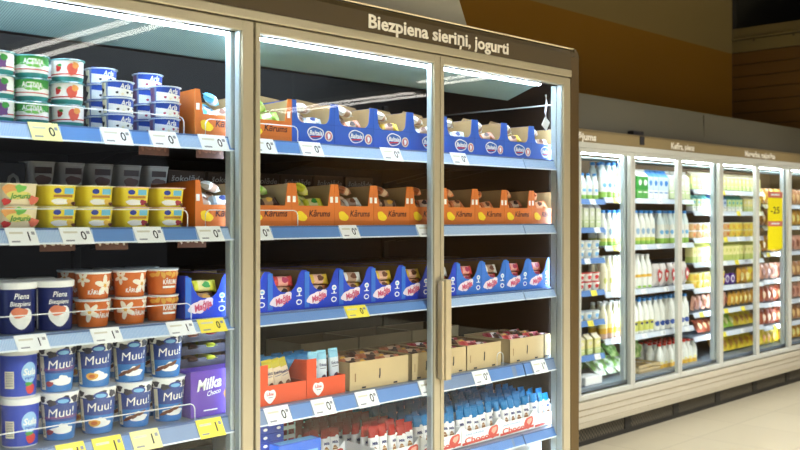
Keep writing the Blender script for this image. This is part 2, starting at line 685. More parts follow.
# doors
DO = [(.082, .746), (.752, 1.4205), (1.4265, 2.0985), (2.1005, 2.766)]
for k, (a, c) in enumerate(DO):
    d = bpy.data.objects.new('door', None)
    d.empty_display_size = .05
    d.location = (a, 0, .41)
    C.objects.link(d)
    d.parent = nf
    ls, rs = (.015, .034) if k != 2 else (.015, .026)
    if k == 3:
        ls, rs = .016, .04
    W, Hh = c - a, 1.9575 - .41
    f = MB()
    f.rbox(0, ls, -.001, .026, 0, Hh, CHAMP, .003)
    f.rbox(W - rs, W, -.001, .026, 0, Hh, CHAMP, .003)
    f.rbox(ls - .002, W - rs + .002, -.0005, .026, Hh - .026, Hh, CHAMP, .003)
    f.rbox(ls - .002, W - rs + .002, -.0005, .026, 0, .03, CHAMP, .003)
    # dark inner gasket
    for (x0, x1, z0, z1) in ((ls - .001, ls + .003, .03, Hh - .026), (W - rs - .004, W - rs + .001, .03, Hh - .026)):
        f.box(x0, x1, .006, .025, z0, z1, POST)
    f.build('door_frame', d)
    g = MB()
    g.box(ls, W - rs, .012, .017, .03, Hh - .026, GLASS)
    g.build('door_glass', d)
    h = MB()
    zt, zb = 1.297 - .41, 1.0015 - .41
    hx = .012 if k in (1, 3) else W - .012
    hm = mat('handle_champagne', (186, 172, 138), .4, .3)
    h.rbox(-.0085, .0171, -.030, -.006, zb, zt, hm, .004, 3)
    h.rbox(-.0215, -.0105, -.026, -.006, zb + .003, zt - .003, hm, .003)
    h.box(-.0110, -.0080, -.022, -.008, zb + .004, zt - .004, BLACKG)
    for zq in (zb + .03, zt - .05):
        h.box(.002, .012, -.008, .0, zq, zq + .02, hm)
    if k == 3:
        h.build('door_handle', d)

YR = .04
TW = lambda a, b, y=.034: ((PX(a, y) + PX(b, y)) / 2, PX(b, y) - PX(a, y))
tags = {
    0: [(29, 60, TAGP, '0'), (101, 131, TAGW, '0'), (150, 178, TAGW, '0'), (199, 227, TAGW, '0'), (250, 275, TAGW, '0'), (300, 322, TAGW, '0'), (381, 401, TAGW, '0'), (451, 467, TAGW, '0')],
    1: [(6, 37, TAGW, '1'), (60, 92, TAGW, '0'), (134, 163, TAGW, '0'), (197, 222, TAGW, '0'), (247, 271, TAGW, '0'), (340, 358, TAGW, '0'), (417, 437, TAGW, '0')],
    2: [(15, 48, TAGW, '1'), (91, 121, TAGW, '1'), (167, 194, TAGW, '1'), (198, 225, TAGY, '0'), (345, 367, TAGY, '0')],
    3: [(57, 86, TAGY, '1'), (93, 123, TAGY, '1'), (131, 160, TAGP, '1'), (197, 223, TAGY, '1'), (265, 290, TAGW, '0'), (312, 334, TAGW, '0'), (356, 377, TAGW, '0'), (419, 438, TAGW, '0'), (473, 489, TAGW, '0'), (532, 546, TAGW, '1')],
    4: [],
}
blues = {0: [(61, 100), (132, 149), (228, 249), (276, 299)], 1: [(93, 133), (164, 196), (272, 339), (359, 416)], 2: [(226, 344), (368, 430)], 3: [(124, 130), (291, 311), (335, 355), (378, 418), (490, 512), (516, 531)], 4: [(440, 512), (514, 560)]}
SEG = [(NX0 + .055, 1.302), (1.307, 2.546), (2.552, 2.785)]
for i in range(5):
    for j, (a, c) in enumerate(SEG):
        tl = []
        for (p, q, m, s) in tags[i]:
            xc, tw = TW(p, q)
            if a <= xc < c:
                tl.append((xc, tw * .97, m, s))
        bl = []
        for (p, q) in blues[i]:
            x0, x1 = max(a, PX(p, .034)), min(c, PX(q, .034))
            if x1 - x0 > .01:
                bl.append((x0, x1))
        wi = None
        if j == 0 and i < 4:
            wi = [(.75, 1.255 + .01 * i, .04)]
        if j == 1 and i in (0, 1, 3):
            wi = [(1.315, 1.60, .04)] if i != 3 else [(PX(497, .05), PX(503, .05), .045)]
        shelf_unit(nf, a, c, YR, .66, LV[i], RB[i], tl, bl, wi, RAILP if i < 3 else RAILS, .014)

# cord with white tag inside the right hand door
ct = thing('hanging_tag', 'small white paper tag hanging on a cord inside the bronze fridge', 'tag', (2.70, .055, 1.90))
b = MB()
b.tube([(0, 0, .0), (.004, 0, -.03), (-.003, 0, -.06), (.002, 0, -.085)], .0035, WHITE)
b.build('cord', ct)
b = MB()
b.box(-.016, .016, -.001, .001, -.02, .016, WHITE, Matrix.Translation((.0, 0, -.098)) @ Matrix.Rotation(.6, 4, 'Y'))
b.build('paper_tag', ct)


# brown cards hanging under the shelves
def talker(px, i, label):
    b = MB()
    b.box(-.04, .04, 0, .0012, -.032, 0, mat('card_brown', (96, 56, 40), .5))
    fn = flat(-.0002)
    for q in range(7):
        b.blob(fn, -.03 + .01 * q, -.016 + .003 * (q % 2), .004, .007, mat('card_pale', (206, 190, 170), .5) if i else mat('card_rust', (130, 84, 62), .5), 8, .3, q, .0004, seed=q)
    tag(b.build('shelf_card', None, (PX(px, .075), .075, RB[i] + .0155)), label, 'shelf card', 'brown cards hanging under the shelves')


talker(154, 0, 'dark brown card hanging under the top shelf below the blue white cups')
talker(210, 0, 'dark brown card hanging under the top shelf below the orange carton')
talker(58, 1, 'brown patterned card hanging under the second shelf above the navy tubs')
talker(112, 1, 'brown patterned card hanging under the second shelf above the orange cups')
talker(192, 1, 'brown patterned card hanging under the second shelf above the royal blue carton')

# ------------------------------------------------------------------ kinds of goods: cups and tubs
TEAL = mat('lid_teal', (70, 150, 150), .35)
TEALD = mat('cup_teal', (30, 130, 122), .35)
LIDW = mat('lid_pale', (208, 218, 226), .3)
PLUM = mat('print_plum', (110, 70, 130), .4)
PEACH = mat('print_peach', (236, 168, 96), .4)
LBLUE = mat('print_light_blue', (120, 184, 230), .4)
GOLD = mat('print_gold', (222, 168, 70), .4)
CLEARB = mat('cup_frosted_blue', (116, 136, 178), .3)


def small_cup(var):
    c = MB()
    c.loft([(0, .030, .030, TEALD), (.006, .033, .033, TEALD), (.010, .0335, .0335, WHITE), (.0455, .034, .034, WHITE)], 28)
    fn = wrap([(0, .032), (.006, .033), (.010, .0335), (.0455, .034)], -PI / 2 - .42)
    if var == 'green':
        c.patch(fn, -.047, .047, .024, .045, GREEN, .0004, 14, .003, .003)
        c.blob(fn, 0, .0245, .034, .0085, WHITE, 20, eps=.0006)
        c.blob(fn, .004, .031, .022, .010, mat('print_lime', (120, 200, 90), .4), 18, eps=.0006)
        c.text(fn, 'ACTIVIA', .002, .034, .011, WHITE, .042, .0011, rot=-.05, bold=.03)
        c.patch(fn, -.046, .046, .0155, .0175, RED, .0008, 12, .0015, -.0005)
    else:
        a, b_ = (PLUM, GREEN) if var == 'grape' else (RED, PEACH)
        c.blob(fn, .010, .026, .012, .013, a if var == 'grape' else mat('print_strawberry', (222, 96, 80), .4), 14, .15, eps=.0006)
        c.blob(fn, .017, .035, .008, .007, b_, 12, .2, eps=.0008, seed=3)
        c.blob(fn, -.020, .028, .006, .008, a, 12, .2, eps=.0006, seed=4)
        c.blob(fn, -.017, .034, .005, .003, GREEN, 10, .2, eps=.0007, seed=5)
        c.patch(fn, -.046, .046, .0125, .0150, RED, .0006, 12, .0, .003)
        if var == 'grape':
            for q in range(5):
                c.blob(fn, .004 + .007 * (q % 3), .018 + .008 * (q // 3), .004, .004, PLUM, 8, eps=.0009)
    l = MB()
    l.loft([(.0452, .034, .034, TEAL), (.0458, .0372, .0372, TEAL), (.0476, .0374, .0374, LIDW), (.0482, .036, .036, LIDW)], 28)
    l.rbox(-.012, .004, -.043, -.034, .0455, .0472, LIDW, .0006, 1)
    return [('cup', c), ('lid', l)]


for v in ('grape', 'green', 'strawberry'):
    kind('act_' + v, 'yogurt_cup', 'yogurt', small_cup(v))


def blue_cup(var):
    c = MB()
    c.loft([(0, .0325, .0325, CLEARB), (.034, .0345, .0345, CLEARB)], 28)
    fn = wrap([(0, .0325), (.034, .0345)], -PI / 2 - .22)
    c.patch(fn, -.034, .036, .002, .033, WHITE, .0004, 12)
    c.patch(fn, -.034, .036, .0175, .033, mat('print_royal', (34, 74, 170), .4), .0006, 12, .006, -.002)
    c.text(fn, 'Arla', .006, .025, .0125, WHITE, .026, .0012, rot=.05, shear=.2, bold=.02)
    k = INK if var == 0 else mat('print_raspberry', (176, 60, 96), .4)
    for q, (u, v) in enumerate(((-.012, .010), (0, .007), (.012, .011), (.022, .007), (.028, .012))):
        c.blob(fn, u, v, .0034, .0028, k if q % 2 == 0 else CREAM, 9, .2, eps=.001, seed=q)
    f2 = wrap([(0, .0325), (.034, .0345)], -PI / 2 - 1.75)
    c.patch(f2, -.014, .012, .002, .032, CREAM if var == 0 else mat('print_mauve', (130, 96, 128), .4), .0005, 6)
    c.blob(f2, -.002, .015, .008, .007, INK if var == 0 else PLUM, 12, .4, eps=.0009)
    l = MB()
    l.loft([(.0338, .0345, .0345, LIDW), (.0345, .0375, .0375, LIDW), (.0362, .0377, .0377, LIDW), (.0368, .036, .036, LIDW)], 28)
    return [('cup', c), ('lid', l)]


kind('arla0', 'yogurt_cup', 'yogurt', blue_cup(0))
kind('arla1', 'yogurt_cup', 'yogurt', blue_cup(1))


def yellow_tub(var):
    YL = mat('tub_yellow', (242, 222, 52), .4)
    c = MB()
    c.loft([(0, .0315, .0315, YL), (.004, .033, .033, YL), (.0435, .0365, .0365, YL)], 32, 5)
    fn = flat(-.0325, 0, 0, -.09)
    c.blob(fn, -.013, .033, .009, .0058, mat('print_ultramarine', (40, 60, 160), .4), 16, eps=.0012)
    c.patch(fn, .003, .024, .0265, .039, mat('print_sky', (110, 190, 226), .4), .0012, 2)
    c.patch(fn, -.022, .022, .019, .0245, mat('print_ochre', (190, 132, 44), .45), .0012, 2)
    c.blob(fn, -.004, .010, .023, .0065, WHITE, 20, .1, eps=.0012)
    c.blob(fn, .016, .010, .008, .0065, mat('print_cherry', (170, 50, 70), .4) if var else mat('print_banana', (230, 190, 80), .4), 12, .25, eps=.0016)
    c.blob(fn, .024, .006, .005, .004, BROWN, 10, .3, eps=.0018, seed=2)
    l = MB()
    LL = mat('foil_pink', (240, 206, 210), .35) if var else mat('foil_lemon', (242, 238, 196), .35)
    l.loft([(.0432, .0385, .0385, LL), (.0458, .0388, .0388, LL)], 32, 5)
    l.rbox(.02, .032, -.043, -.037, .0435, .045, LL, .0006, 1)
    return [('tub', c), ('foil_lid', l)]


kind('yel0', 'dessert_tub', 'dessert', yellow_tub(0))
kind('yel1', 'dessert_tub', 'dessert', yellow_tub(1))

c = MB()
OJ = mat('tub_orange_white', (240, 226, 190), .4)
c.loft([(0, .040, .034, OJ), (.004, .041, .035, OJ), (.044, .044, .0375, OJ)], 32, 4)
fn = flat(-.0345, 0, 0, -.07)
c.blob(fn, -.018, .033, .022, .011, PEACH, 18, .15, eps=.0018)
c.blob(fn, .0, .036, .012, .008, mat('print_lime', (120, 200, 90), .4), 14, .3, eps=.0022)
c.blob(fn, -.004, .022, .026, .009, mat('print_pale_lemon', (232, 220, 120), .4), 18, .1, eps=.002)
c.text(fn, 'Joguris', .0, .0205, .011, GREEN, .044, .0028, shear=.25, bold=.03)
c.blob(fn, .028, .012, .011, .009, mat('print_salmon', (226, 116, 90), .4), 14, .25, eps=.0022)
c.blob(fn, -.03, .008, .010, .007, RED, 14, .25, eps=.0022)
l = MB()
l.loft([(.0437, .0462, .0395, CREAM), (.0462, .0465, .0398, CREAM)], 32, 4)
kind('jog', 'dessert_tub', 'yogurt', [('tub', c), ('foil_lid', l)])

c = MB()
GC = mat('cup_grey', (186, 182, 176), .5)
c.loft([(0, .022, .022, GC), (.113, .034, .034, GC), (.116, .0352, .0352, GC), (.118, .0352, .0352, GC)], 32, 5)
fn = flat(-.0225, 0, 0, -.107)
c.patch(fn, -.021, .021, .090, .105, mat('print_dark_brown', (60, 32, 26), .5), .0012, 2)
c.blob(fn, 0, .074, .02, .012, mat('print_rose_brown', (116, 82, 76), .5), 16, .15, eps=.0012)
c.patch(fn, -.018, .018, .046, .060, MATS['print_dark_brown'], .0012, 2)
kind('grey_cup', 'tall_cup', 'yogurt', [('cup', c)])

c = MB()
c.loft([(0, .036, .036, NAVY), (.004, .037, .037, NAVY), (.093, .0395, .0395, NAVY)], 28)
fn = wrap([(0, .037), (.093, .0395)], -PI / 2 - .28)
c.blob(fn, .006, .036, .024, .022, WHITE, 28, shape=lambda a: (1 - .32 * max(0, math.sin(a)) ** 8 + .25 * max(0, -math.sin(a)) ** 10), eps=.0005)
c.blob(fn, .002, .044, .017, .011, mat('print_apricot', (222, 130, 96), .4), 16, .15, eps=.001)
c.text(fn, 'Piena', .006, .079, .012, WHITE, .03, .001, shear=.2)
c.text(fn, 'Biezpiens', .004, .063, .010, WHITE, .042, .001, shear=.2)
c.patch(fn, -.05, -.044, .004, .09, WHITE, .0006, 2)
l = MB()
l.loft([(.0925, .039, .039, WHITE), (.0935, .042, .042, WHITE), (.106, .0425, .0425, WHITE), (.108, .040, .040, WHITE)], 28)
kind('heart', 'curd_tub', 'curd', [('tub', c), ('lid', l)])


def flower_cup(var):
    OR = mat('cup_orange', (206, 104, 32), .4)
    c = MB()
    c.loft([(0, .0315, .0315, OR), (.004, .0325, .0325, OR), (.056, .0385, .0385, WHITE), (.058, .040, .040, WHITE), (.0595, .040, .040, WHITE)], 30)
    fn = wrap([(0, .0325), (.056, .0385)], -PI / 2 - .1)
    PT = mat('print_petal', (240, 232, 214), .45)

    def flower(x, y, r, s):
        for q in range(5):
            a = s + q * 2 * PI / 5
            c.blob(fn, x + r * .62 * math.cos(a), y + r * .62 * math.sin(a), r * .5, r * .28, PT, 12, .1, a, .0006 + .0001 * q)
        c.blob(fn, x, y, r * .2, r * .2, GOLD, 8, eps=.0014)
    if var == 0:
        flower(.016, .030, .022, .3)
        flower(-.035, .045, .015, 1)
        c.text(fn, 'KĀRUMS', -.004, .016, .009, WHITE, .036, .0016, bold=.03)
    elif var == 1:
        flower(-.022, .033, .020, .8)
        flower(.03, .046, .014, .1)
        c.text(fn, 'KĀRUMS', .010, .025, .010, WHITE, .036, .0016, bold=.03)
    else:
        for q in range(7):
            c.blob(fn, -.04 + .013 * q, .047 + .003 * (q % 2), .008, .005, GOLD, 12, .2, q, .0006 + .0001 * q, seed=q)
        c.text(fn, 'KĀRUMS', .004, .031, .011, WHITE, .036, .0016, bold=.03)
        c.patch(fn, -.014, .02, .016, .021, WHITE, .0012, 4)
    l = MB()
    l.loft([(.0593, .0405, .0405, LIDW), (.061, .0405, .0405, LIDW)], 30)
    return [('cup', c), ('foil_lid', l)]


for q in range(3):
    kind('flower%d' % q, 'dessert_cup', 'dessert', flower_cup(q))


def muu_cup(var):
    B1 = mat('cup_deep_blue', (28, 62, 140), .35)
    B2 = mat('cup_mid_blue', (36, 116, 190), .35)
    c = MB()
    prof = [(0, .031, .031, B2), (.003, .0325, .0325, B2), (.042, .036, .036, B1), (.080, .0392, .0392, WHITE), (.100, .041, .041, WHITE), (.1015, .0425, .0425, WHITE), (.1035, .0425, .0425, WHITE)]
    c.loft(prof, 32)
    fn = wrap([(p[0], p[1]) for p in prof[1:5]], -PI / 2 - .34)
    for q, (u, v, a, b_) in enumerate(((-.042, .090, .009, .007), (-.018, .083, .012, .007), (.034, .089, .010, .008), (.052, .081, .008, .007), (-.060, .082, .010, .007), (.012, .094, .008, .004))):
        c.blob(fn, u, v, a, b_, mat('print_cow_patch', (44, 44, 60), .4), 14, .3, eps=.0006, seed=q + var)
    c.blob(fn, .006, .086, .016, .0085, mat('print_badge_blue', (26, 60, 150), .4), 18, eps=.001)
    c.blob(fn, .006, .086, .012, .0045, LBLUE, 16, eps=.0014)
    if var == 0:
        c.patch(fn, -.052, .052, .046, .052, PLUM, .0006, 12, .0, .003)
    c.text(fn, 'Muu!', .001 + .002 * var, .062, .020, WHITE, .054, .0014, rot=.08, shear=.15, bold=0)
    c.blob(fn, .004, .023, .025, .008, WHITE, 20, .15, eps=.0008, seed=var)
    c.blob(fn, .006, .029, .011, .008, WHITE, 16, .2, eps=.0009, seed=var + 3)
    if var == 0:
        c.blob(fn, -.022, .019, .008, .006, mat('print_cranberry', (150, 54, 70), .4), 12, .2, eps=.0013)
    elif var == 1:
        c.blob(fn, -.008, .025, .013, .008, GOLD, 14, .1, eps=.0013)
        c.blob(fn, -.008, .025, .007, .0045, mat('print_caramel', (196, 100, 30), .4), 12, eps=.0016)
    else:
        for q in range(3):
            c.blob(fn, -.018 + .015 * q, .021 + .006 * q, .012, .0042, BROWN, 12, .15, .5, .0013 + .0001 * q, seed=q)
    f2 = wrap([(p[0], p[1]) for p in prof[1:5]], -PI / 2 - 1.45)
    c.patch(f2, -.006, .006, .006, .078, CREAM, .0006, 2)
    for q in range(9):
        c.patch(f2, -.004, .004, .012 + .003 * q, .0132 + .003 * q, INK, .0009, 1)
    l = MB()
    l.loft([(.1032, .0428, .0428, LIDW), (.1045, .0428, .0428, LIDW)], 32)
    return [('cup', c), ('foil_lid', l)]


for q in range(3):
    kind('muu%d' % q, 'yogurt_cup', 'yogurt', muu_cup(q))

c = MB()
CB = mat('tub_cobalt', (16, 62, 186), .35)
c.loft([(0, .0345, .0345, WHITE), (.003, .036, .036, CB), (.089, .0385, .0385, CB)], 30)
fn = wrap([(.003, .036), (.089, .0385)], -PI / 2 - .24)
c.blob(fn, .014, .052, .018, .022, mat('print_pale_disc', (150, 196, 236), .4), 24, eps=.0006)
c.text(fn, 'Sula', .014, .054, .014, WHITE, .03, .0012, shear=.15, bold=.03)
c.text(fn, 'jogurts', .014, .042, .006, CB, .022, .0012)
c.blob(fn, .016, .018, .011, .011, RED, 16, .1, eps=.0008)
c.blob(fn, .012, .028, .009, .004, GREEN, 12, .3, eps=.001)
f2 = wrap([(.003, .036), (.089, .0385)], -PI / 2 - 1.0)
c.patch(f2, -.010, .010, .02, .056, CREAM, .0006, 4)
for q in range(9):
    c.patch(f2, -.008, .008, .024 + .0034 * q, .0258 + .0034 * q, INKG, .0009, 3)
l = MB()
l.loft([(.0885, .038, .038, WHITE), (.0895, .041, .041, WHITE), (.1015, .0415, .0415, WHITE), (.1035, .039, .039, WHITE)], 30)
kind('sula', 'curd_tub', 'yogurt', [('tub', c), ('lid', l)])


# ---- shallow and open cardboard cases
def open_case(w, d, h_side, h_low, wall, colm, inner, cut='round', back=None, side_rear=None):
    """open display carton; origin at the middle of the front bottom edge, runs back along +Y"""
    b = MB()
    W = w / 2
    t = .0018
    b.box(-W, W, 0, d, 0, t, inner)
    sr = side_rear or h_side
    for sgn in (-1, 1):
        prof = [(0, 0), (d, 0), (d, sr), (0, h_side)]
        x0, x1 = (-W, -W + t) if sgn < 0 else (W - t, W)
        b.prism(prof, 0, x0, x1, colm)
        xi = (x1, x1 + t) if sgn < 0 else (x0 - t, x0)
        prof2 = [(t, t), (d - t, t), (d - t, sr - .0006), (t, h_side - .0006)]
        b.prism(prof2, 0, xi[0], xi[1], inner)
    b.box(-W, W, d - t, d, 0, back or sr, colm)
    b.box(-W + t, W - t, d - 2 * t, d - t, t, (back or sr) - .0006, inner)
    # front with its cut-out
    if cut == 'round':
        r = min(.022, (h_side - h_low) * .4)
        pts = [(-W, 0), (W, 0), (W, h_side), (W - wall * .8, h_side)]
        arc = [(W - wall - r * .0 - r * (1 - math.cos(a)), h_low + r * (1 - math.sin(a))) for a in [k * PI / 12 for k in range(7)]]
        pts += arc
        pts += [(-x, z) for (x, z) in arc[::-1]]
        pts += [(-W + wall * .8, h_side), (-W, h_side)]
    elif cut == 'slant':
        pts = [(-W, 0), (W, 0), (W, h_side), (W - wall * .8, h_side), (W - wall * 1.4, h_low), (-W + wall * 1.4, h_low), (-W + wall * .8, h_side), (-W, h_side)]
    elif cut == 'bowl':
        n = 10
        top = []
        for k in range(n + 1):
            x = W - wall - (2 * (W - wall)) * k / n
            q = abs(x) / (W - wall)
            top.append((x, h_low + (h_side * .9 - h_low) * q ** 3.2))
        pts = [(-W, 0), (W, 0), (W, h_side * .97), (W - wall * .4, h_side)] + top + [(-W + wall * .4, h_side), (-W, h_side * .97)]
    else:
        pts = [(-W, 0), (W, 0), (W, h_low), (-W, h_low)]
    b.prism(pts, 1, -.0006, t, colm)
    b.prism(pts, 1, t, t * 1.6, inner)
    return b


def karums_case(rev):
    b = open_case(.1475, .20, .112, .053, .016, ORANGE, KRAFT, 'slant', .108, .104)
    fn = flat(-.0008)
    b.text(fn, 'Kārums', .020, .033, .017, mat('print_maroon', (70, 26, 20), .5), .074, .0006, shear=.15, bold=.02)
    b.blob(fn, -.042, .025, .019, .012, YELLOW, 18, .12, -.4, .0005)
    b.patch(fn, -.072, .072, .0105, .0115, mat('carton_orange_dark', (206, 104, 28), .5), .0005, 2)
    for x in (-.068, .062):
        b.patch(fn, x - .004, x + .006, .062, .078, WHITE, .0005, 2)
    return [('display_carton', b)]


kind('karums', 'display_carton', 'carton', karums_case(0))


def baltais_case():
    b = open_case(.1475, .21, .112, .054, .017, BLUEC, KRAFT, 'round', .128, .112)
    # raised rear flap, roof-like
    b.prism([(-.072, .112), (.072, .112), (.045, .138), (-.04, .146)], 1, .205, .2068, KRAFT)
    fn = flat(-.0008)
    b.blob(fn, .006, .028, .029, .0185, WHITE, 24, .07, eps=.0005)
    b.blob(fn, .006, .028, .0255, .0155, mat('print_mid_blue', (46, 96, 170), .4), 24, .07, eps=.0008)
    b.text(fn, 'Baltais', .006, .0295, .0125, WHITE, .044, .0012, shear=.2, bold=.03)
    b.patch(fn, -.012, .024, .0165, .020, RED, .0011, 4, 0, .002)
    b.blob(fn, .053, .023, .0145, .0145, CREAM, 20, eps=.0005)
    b.blob(fn, .053, .023, .0115, .0115, mat('print_rose', (206, 120, 128), .4), 20, eps=.0008)
    b.blob(fn, .053, .023, .005, .008, WHITE, 12, .3, eps=.0011)
    b.patch(fn, -.0735, .0735, .053, .054, mat('carton_blue_dark', (30, 70, 160), .45), .0004, 2)
    return [('display_carton', b)]


kind('baltais', 'display_carton', 'carton', baltais_case())


def magija_case(flip):
    RY = ROYAL if flip != 2 else mat('carton_azure', (44, 112, 206), .42, 0, .05, 20)
    b = open_case(.1215, .22, .104, .048, .016, RY, KRAFTD, 'bowl', .10, .10)
    fn = flat(-.0008)
    b.patch(fn, -.060, -.044, .004, .099, mat('carton_azure_light', (52, 116, 214), .42), .0004, 1)
    sx = -.012
    for k, (u, v, a, c_) in enumerate(((-.02, .026, .020, .013), (0, .032, .020, .013), (.017, .037, .014, .012), (-.004, .022, .016, .009))):
        b.blob(fn, sx + u, v, a, c_, mat('print_splash', (238, 226, 236), .4), 20, .14, .3, .0005 + .0001 * k, seed=k)
    b.text(fn, 'Maģija', sx, .030, .016, mat('print_magenta', (206, 84, 120), .4), .05, .0014, rot=.26, shear=.15, bold=.04)
    b.blob(fn, .044, .052, .0085, .0072, WHITE, 16, eps=.0006)
    b.blob(fn, .044, .052, .005, .003, LBLUE, 10, eps=.0009)
    b.patch(fn, .034, .053, .0355, .0375, WHITE, .0006, 2)
    b.blob(fn, .044, .040, .003, .004, WHITE, 8, eps=.0006)
    b.blob(fn, .043, .020, .010, .0075, WHITE, 16, .05, eps=.0006)
    b.blob(fn, .043, .020, .0065, .0045, ROYAL, 12, eps=.0009)
    return [('display_carton', b)]


kind('magija', 'display_carton', 'carton', magija_case(0))
kind('magija2', 'display_carton', 'carton', magija_case(2))


# ---- flow-wrapped bars and sachets
def wrapper(L, W, T, m, band=None, seed=0, band2=None, pic=None, ends=None):
    """bar in a crimped wrapper lying along X; origin at its underside centre"""
    rg = random.Random(seed)
    b = MB()
    st = [0, .06, .11, .17, .3, .5, .7, .83, .89, .94, 1]
    tk = [.03, .05, .3, .85, 1, 1.02, 1, .85, .3, .05, .03]
    wd = [1, 1, .93, .9, .88, .88, .88, .9, .93, 1, 1]
    n = 12
    rings = []
    for t, k, q in zip(st, tk, wd):
        x = (t - .5) * L
        ring = []
        for i in range(n):
            a = 2 * PI * i / n
            ca, sa = math.cos(a), math.sin(a)
            j = 1 + rg.uniform(-.06, .06)
            ring.append((x + (rg.uniform(-.002, .002) if t in (0, 1) else 0), W / 2 * q * math.copysign(abs(ca) ** .7, ca) * j, T / 2 + T / 2 * k * math.copysign(abs(sa) ** .7, sa) * j))
        rings.append(ring)
    for i in range(len(st) - 1):
        mm = m
        if ends and (i < 2 or i > 7):
            mm = ends
        if band and i in (4, 5):
            mm = band
        if band2 and i == 6:
            mm = band2
        b.add(rings[i] + rings[i + 1], [(k, (k + 1) % n, n + (k + 1) % n, n + k) for k in range(n)], mm, True)
    b.add(rings[0], [tuple(range(n))], m)
    b.add(rings[-1], [tuple(range(n))[::-1]], m)
    if pic:
        fn = lambda u, v, e: (u, v, T * 1.01 + e)
        b.blob(fn, L * .08, 0, L * .14, W * .26, pic, 14, .2, eps=.0006, seed=seed)
    return b


WRAPS = {
    'white': (mat('wrap_white', (232, 232, 226), .3), mat('wrap_silver_brown', (170, 140, 120), .35), BROWN),
    'blue': (mat('wrap_sky', (96, 190, 226), .3), mat('wrap_white', (232, 232, 226), .3), NAVY),
    'green': (mat('wrap_green', (150, 206, 70), .3), mat('wrap_pale_green', (206, 226, 150), .3), WHITE),
    'lemon': (mat('wrap_lemon', (222, 220, 70), .3), mat('wrap_pale_lemon', (230, 220, 150), .3), GREEN),
    'brown': (mat('wrap_brown', (176, 104, 70), .3), mat('wrap_cream', (222, 190, 160), .3), MATS['print_dark_brown']),
    'rust': (mat('wrap_rust', (224, 130, 80), .3), mat('wrap_peach', (236, 176, 130), .3), BROWN),
    'gold': (mat('wrap_gold', (226, 190, 64), .3), mat('wrap_pale_rose', (226, 180, 160), .3), BROWN),
    'red': (mat('wrap_red', (206, 72, 72), .3), mat('wrap_rose', (234, 170, 160), .3), MATS['print_raspberry']),
    'dark': (mat('wrap_umber', (74, 46, 36), .35), mat('wrap_tan', (170, 130, 90), .35), GOLD),
    'crimson': (mat('wrap_crimson', (140, 24, 44), .3), mat('wrap_pearl', (222, 206, 206), .3), INK),
    'silver': (mat('wrap_silver', (190, 200, 204), .25, .3), mat('wrap_white', (232, 232, 226), .3), NAVY),
}
for k, (a, b_, p) in WRAPS.items():
    kind('wrap_' + k, 'wrapped_curd_bar', 'snack', [('wrapper', wrapper(.095, .036, .024, a, b_, len(k), None, p))])


def fill_case(xc, z, d, wrapk, label_case, n=3, w=.10, y0=YP, zb=.03, group=None, flat_=False):
    """bars lying in a display carton, tilted and piled"""
    rg = random.Random(int(xc * 1000) + int(z * 100))
    colr = {'white': 'white', 'blue': 'sky blue', 'green': 'green', 'lemon': 'lemon', 'brown': 'brown', 'rust': 'rust', 'gold': 'golden', 'red': 'red', 'dark': 'dark', 'crimson': 'crimson', 'silver': 'silver'}
    if flat_:      # two neat bars on top of each other at the front, more behind
        spots = [(0, .034, 0, 1.25, 0), (.002, .036, .029, 1.2, .03), (0, .078, .012, .9, 0), (.0, .12, .014, .9, 0), (.0, .16, .014, .9, 0)][:n]
        s3 = (.86, .86, .9)
    else:
        spots = [(-.028, .048, 0, .7, .4), (.028, .049, .002, .85, -.35), (0, .078, .010, .5, .2), (-.028, .106, .012, .75, -.45), (.028, .108, .012, .7, .45), (0, .136, .016, .9, -.2), (.002, .058, .036, .35, .5)][:n]
        s3 = (.62, .92, .95)
    for k, (dx, dy, dz, tilt, ang) in enumerate(spots):
        wk = wrapk[k % len(wrapk)]
        j = 0 if flat_ else 1
        place('wrap_' + wk, (xc + dx + j * rg.uniform(-.004, .004), y0 + dy, z + zb + dz + j * rg.uniform(0, .006)),
              '%s wrapped bar, %s one in the %s' % (colr[wk], ORD[k], label_case), group or 'wrapped curd bars in display cartons',
              (tilt + j * rg.uniform(-.15, .15), ang * .5 + j * rg.uniform(-.15, .15), ang + j * rg.uniform(-.2, .2)), s3)

# ------------------------------------------------------------------ stocking the near fridge
def stack(keys, px, z, step, n, desc, where, y=YP + .036, group=None, rz=0, tiers=None, x=None):
    xx = PX(px, y) if x is None else x
    tw = tiers or {2: TIER2, 3: TIER3, 4: TIER4}[n]
    for i in range(n):
        k = keys[i % len(keys)] if isinstance(keys, (list, tuple)) else keys
        place(k, (xx + random.uniform(-.001, .001), y + random.uniform(-.001, .001), z + i * step), '%s, %s of %s' % (desc, tw[i], where), group, (0, 0, rz + random.uniform(-.06, .06)))


Z1, Z2, Z3, Z4, Z5 = LV
G = 'small yogurt cups stacked on the top shelf'
stack('act_grape', -3, Z1, .0492, 3, 'white grape yogurt cup', 'stack at the top shelf\'s left end', group=G)
stack('act_green', 32, Z1, .0492, 3, 'green-topped yogurt cup with white lettering', 'its top shelf stack', group=G)
stack('act_strawberry', 67.5, Z1, .0492, 3, 'white strawberry yogurt cup with teal lid', 'its top shelf stack', group=G)
stack('act_green', 0, Z1, .0492, 3, 'green-topped yogurt cup', 'stack hidden behind the front green stack', YP + .112, G, x=PX(32, YP + .036))
stack('act_strawberry', 0, Z1, .0492, 3, 'white strawberry yogurt cup', 'stack behind the front strawberry stack', YP + .112, G, x=PX(67.5, YP + .036))
G = 'blue and white yogurt cups on the top shelf'
stack('arla0', 118, Z1, .0376, 3, 'blue white yogurt cup with dark berries', 'front stack', group=G)
stack('arla1', 165, Z1, .0376, 3, 'blue white yogurt cup with red berries', 'front stack beside orange carton', group=G)
stack('arla0', 0, Z1, .0376, 4, 'blue white yogurt cup with dark berries', 'stack behind', YP + .113, G, x=PX(118, YP + .036))
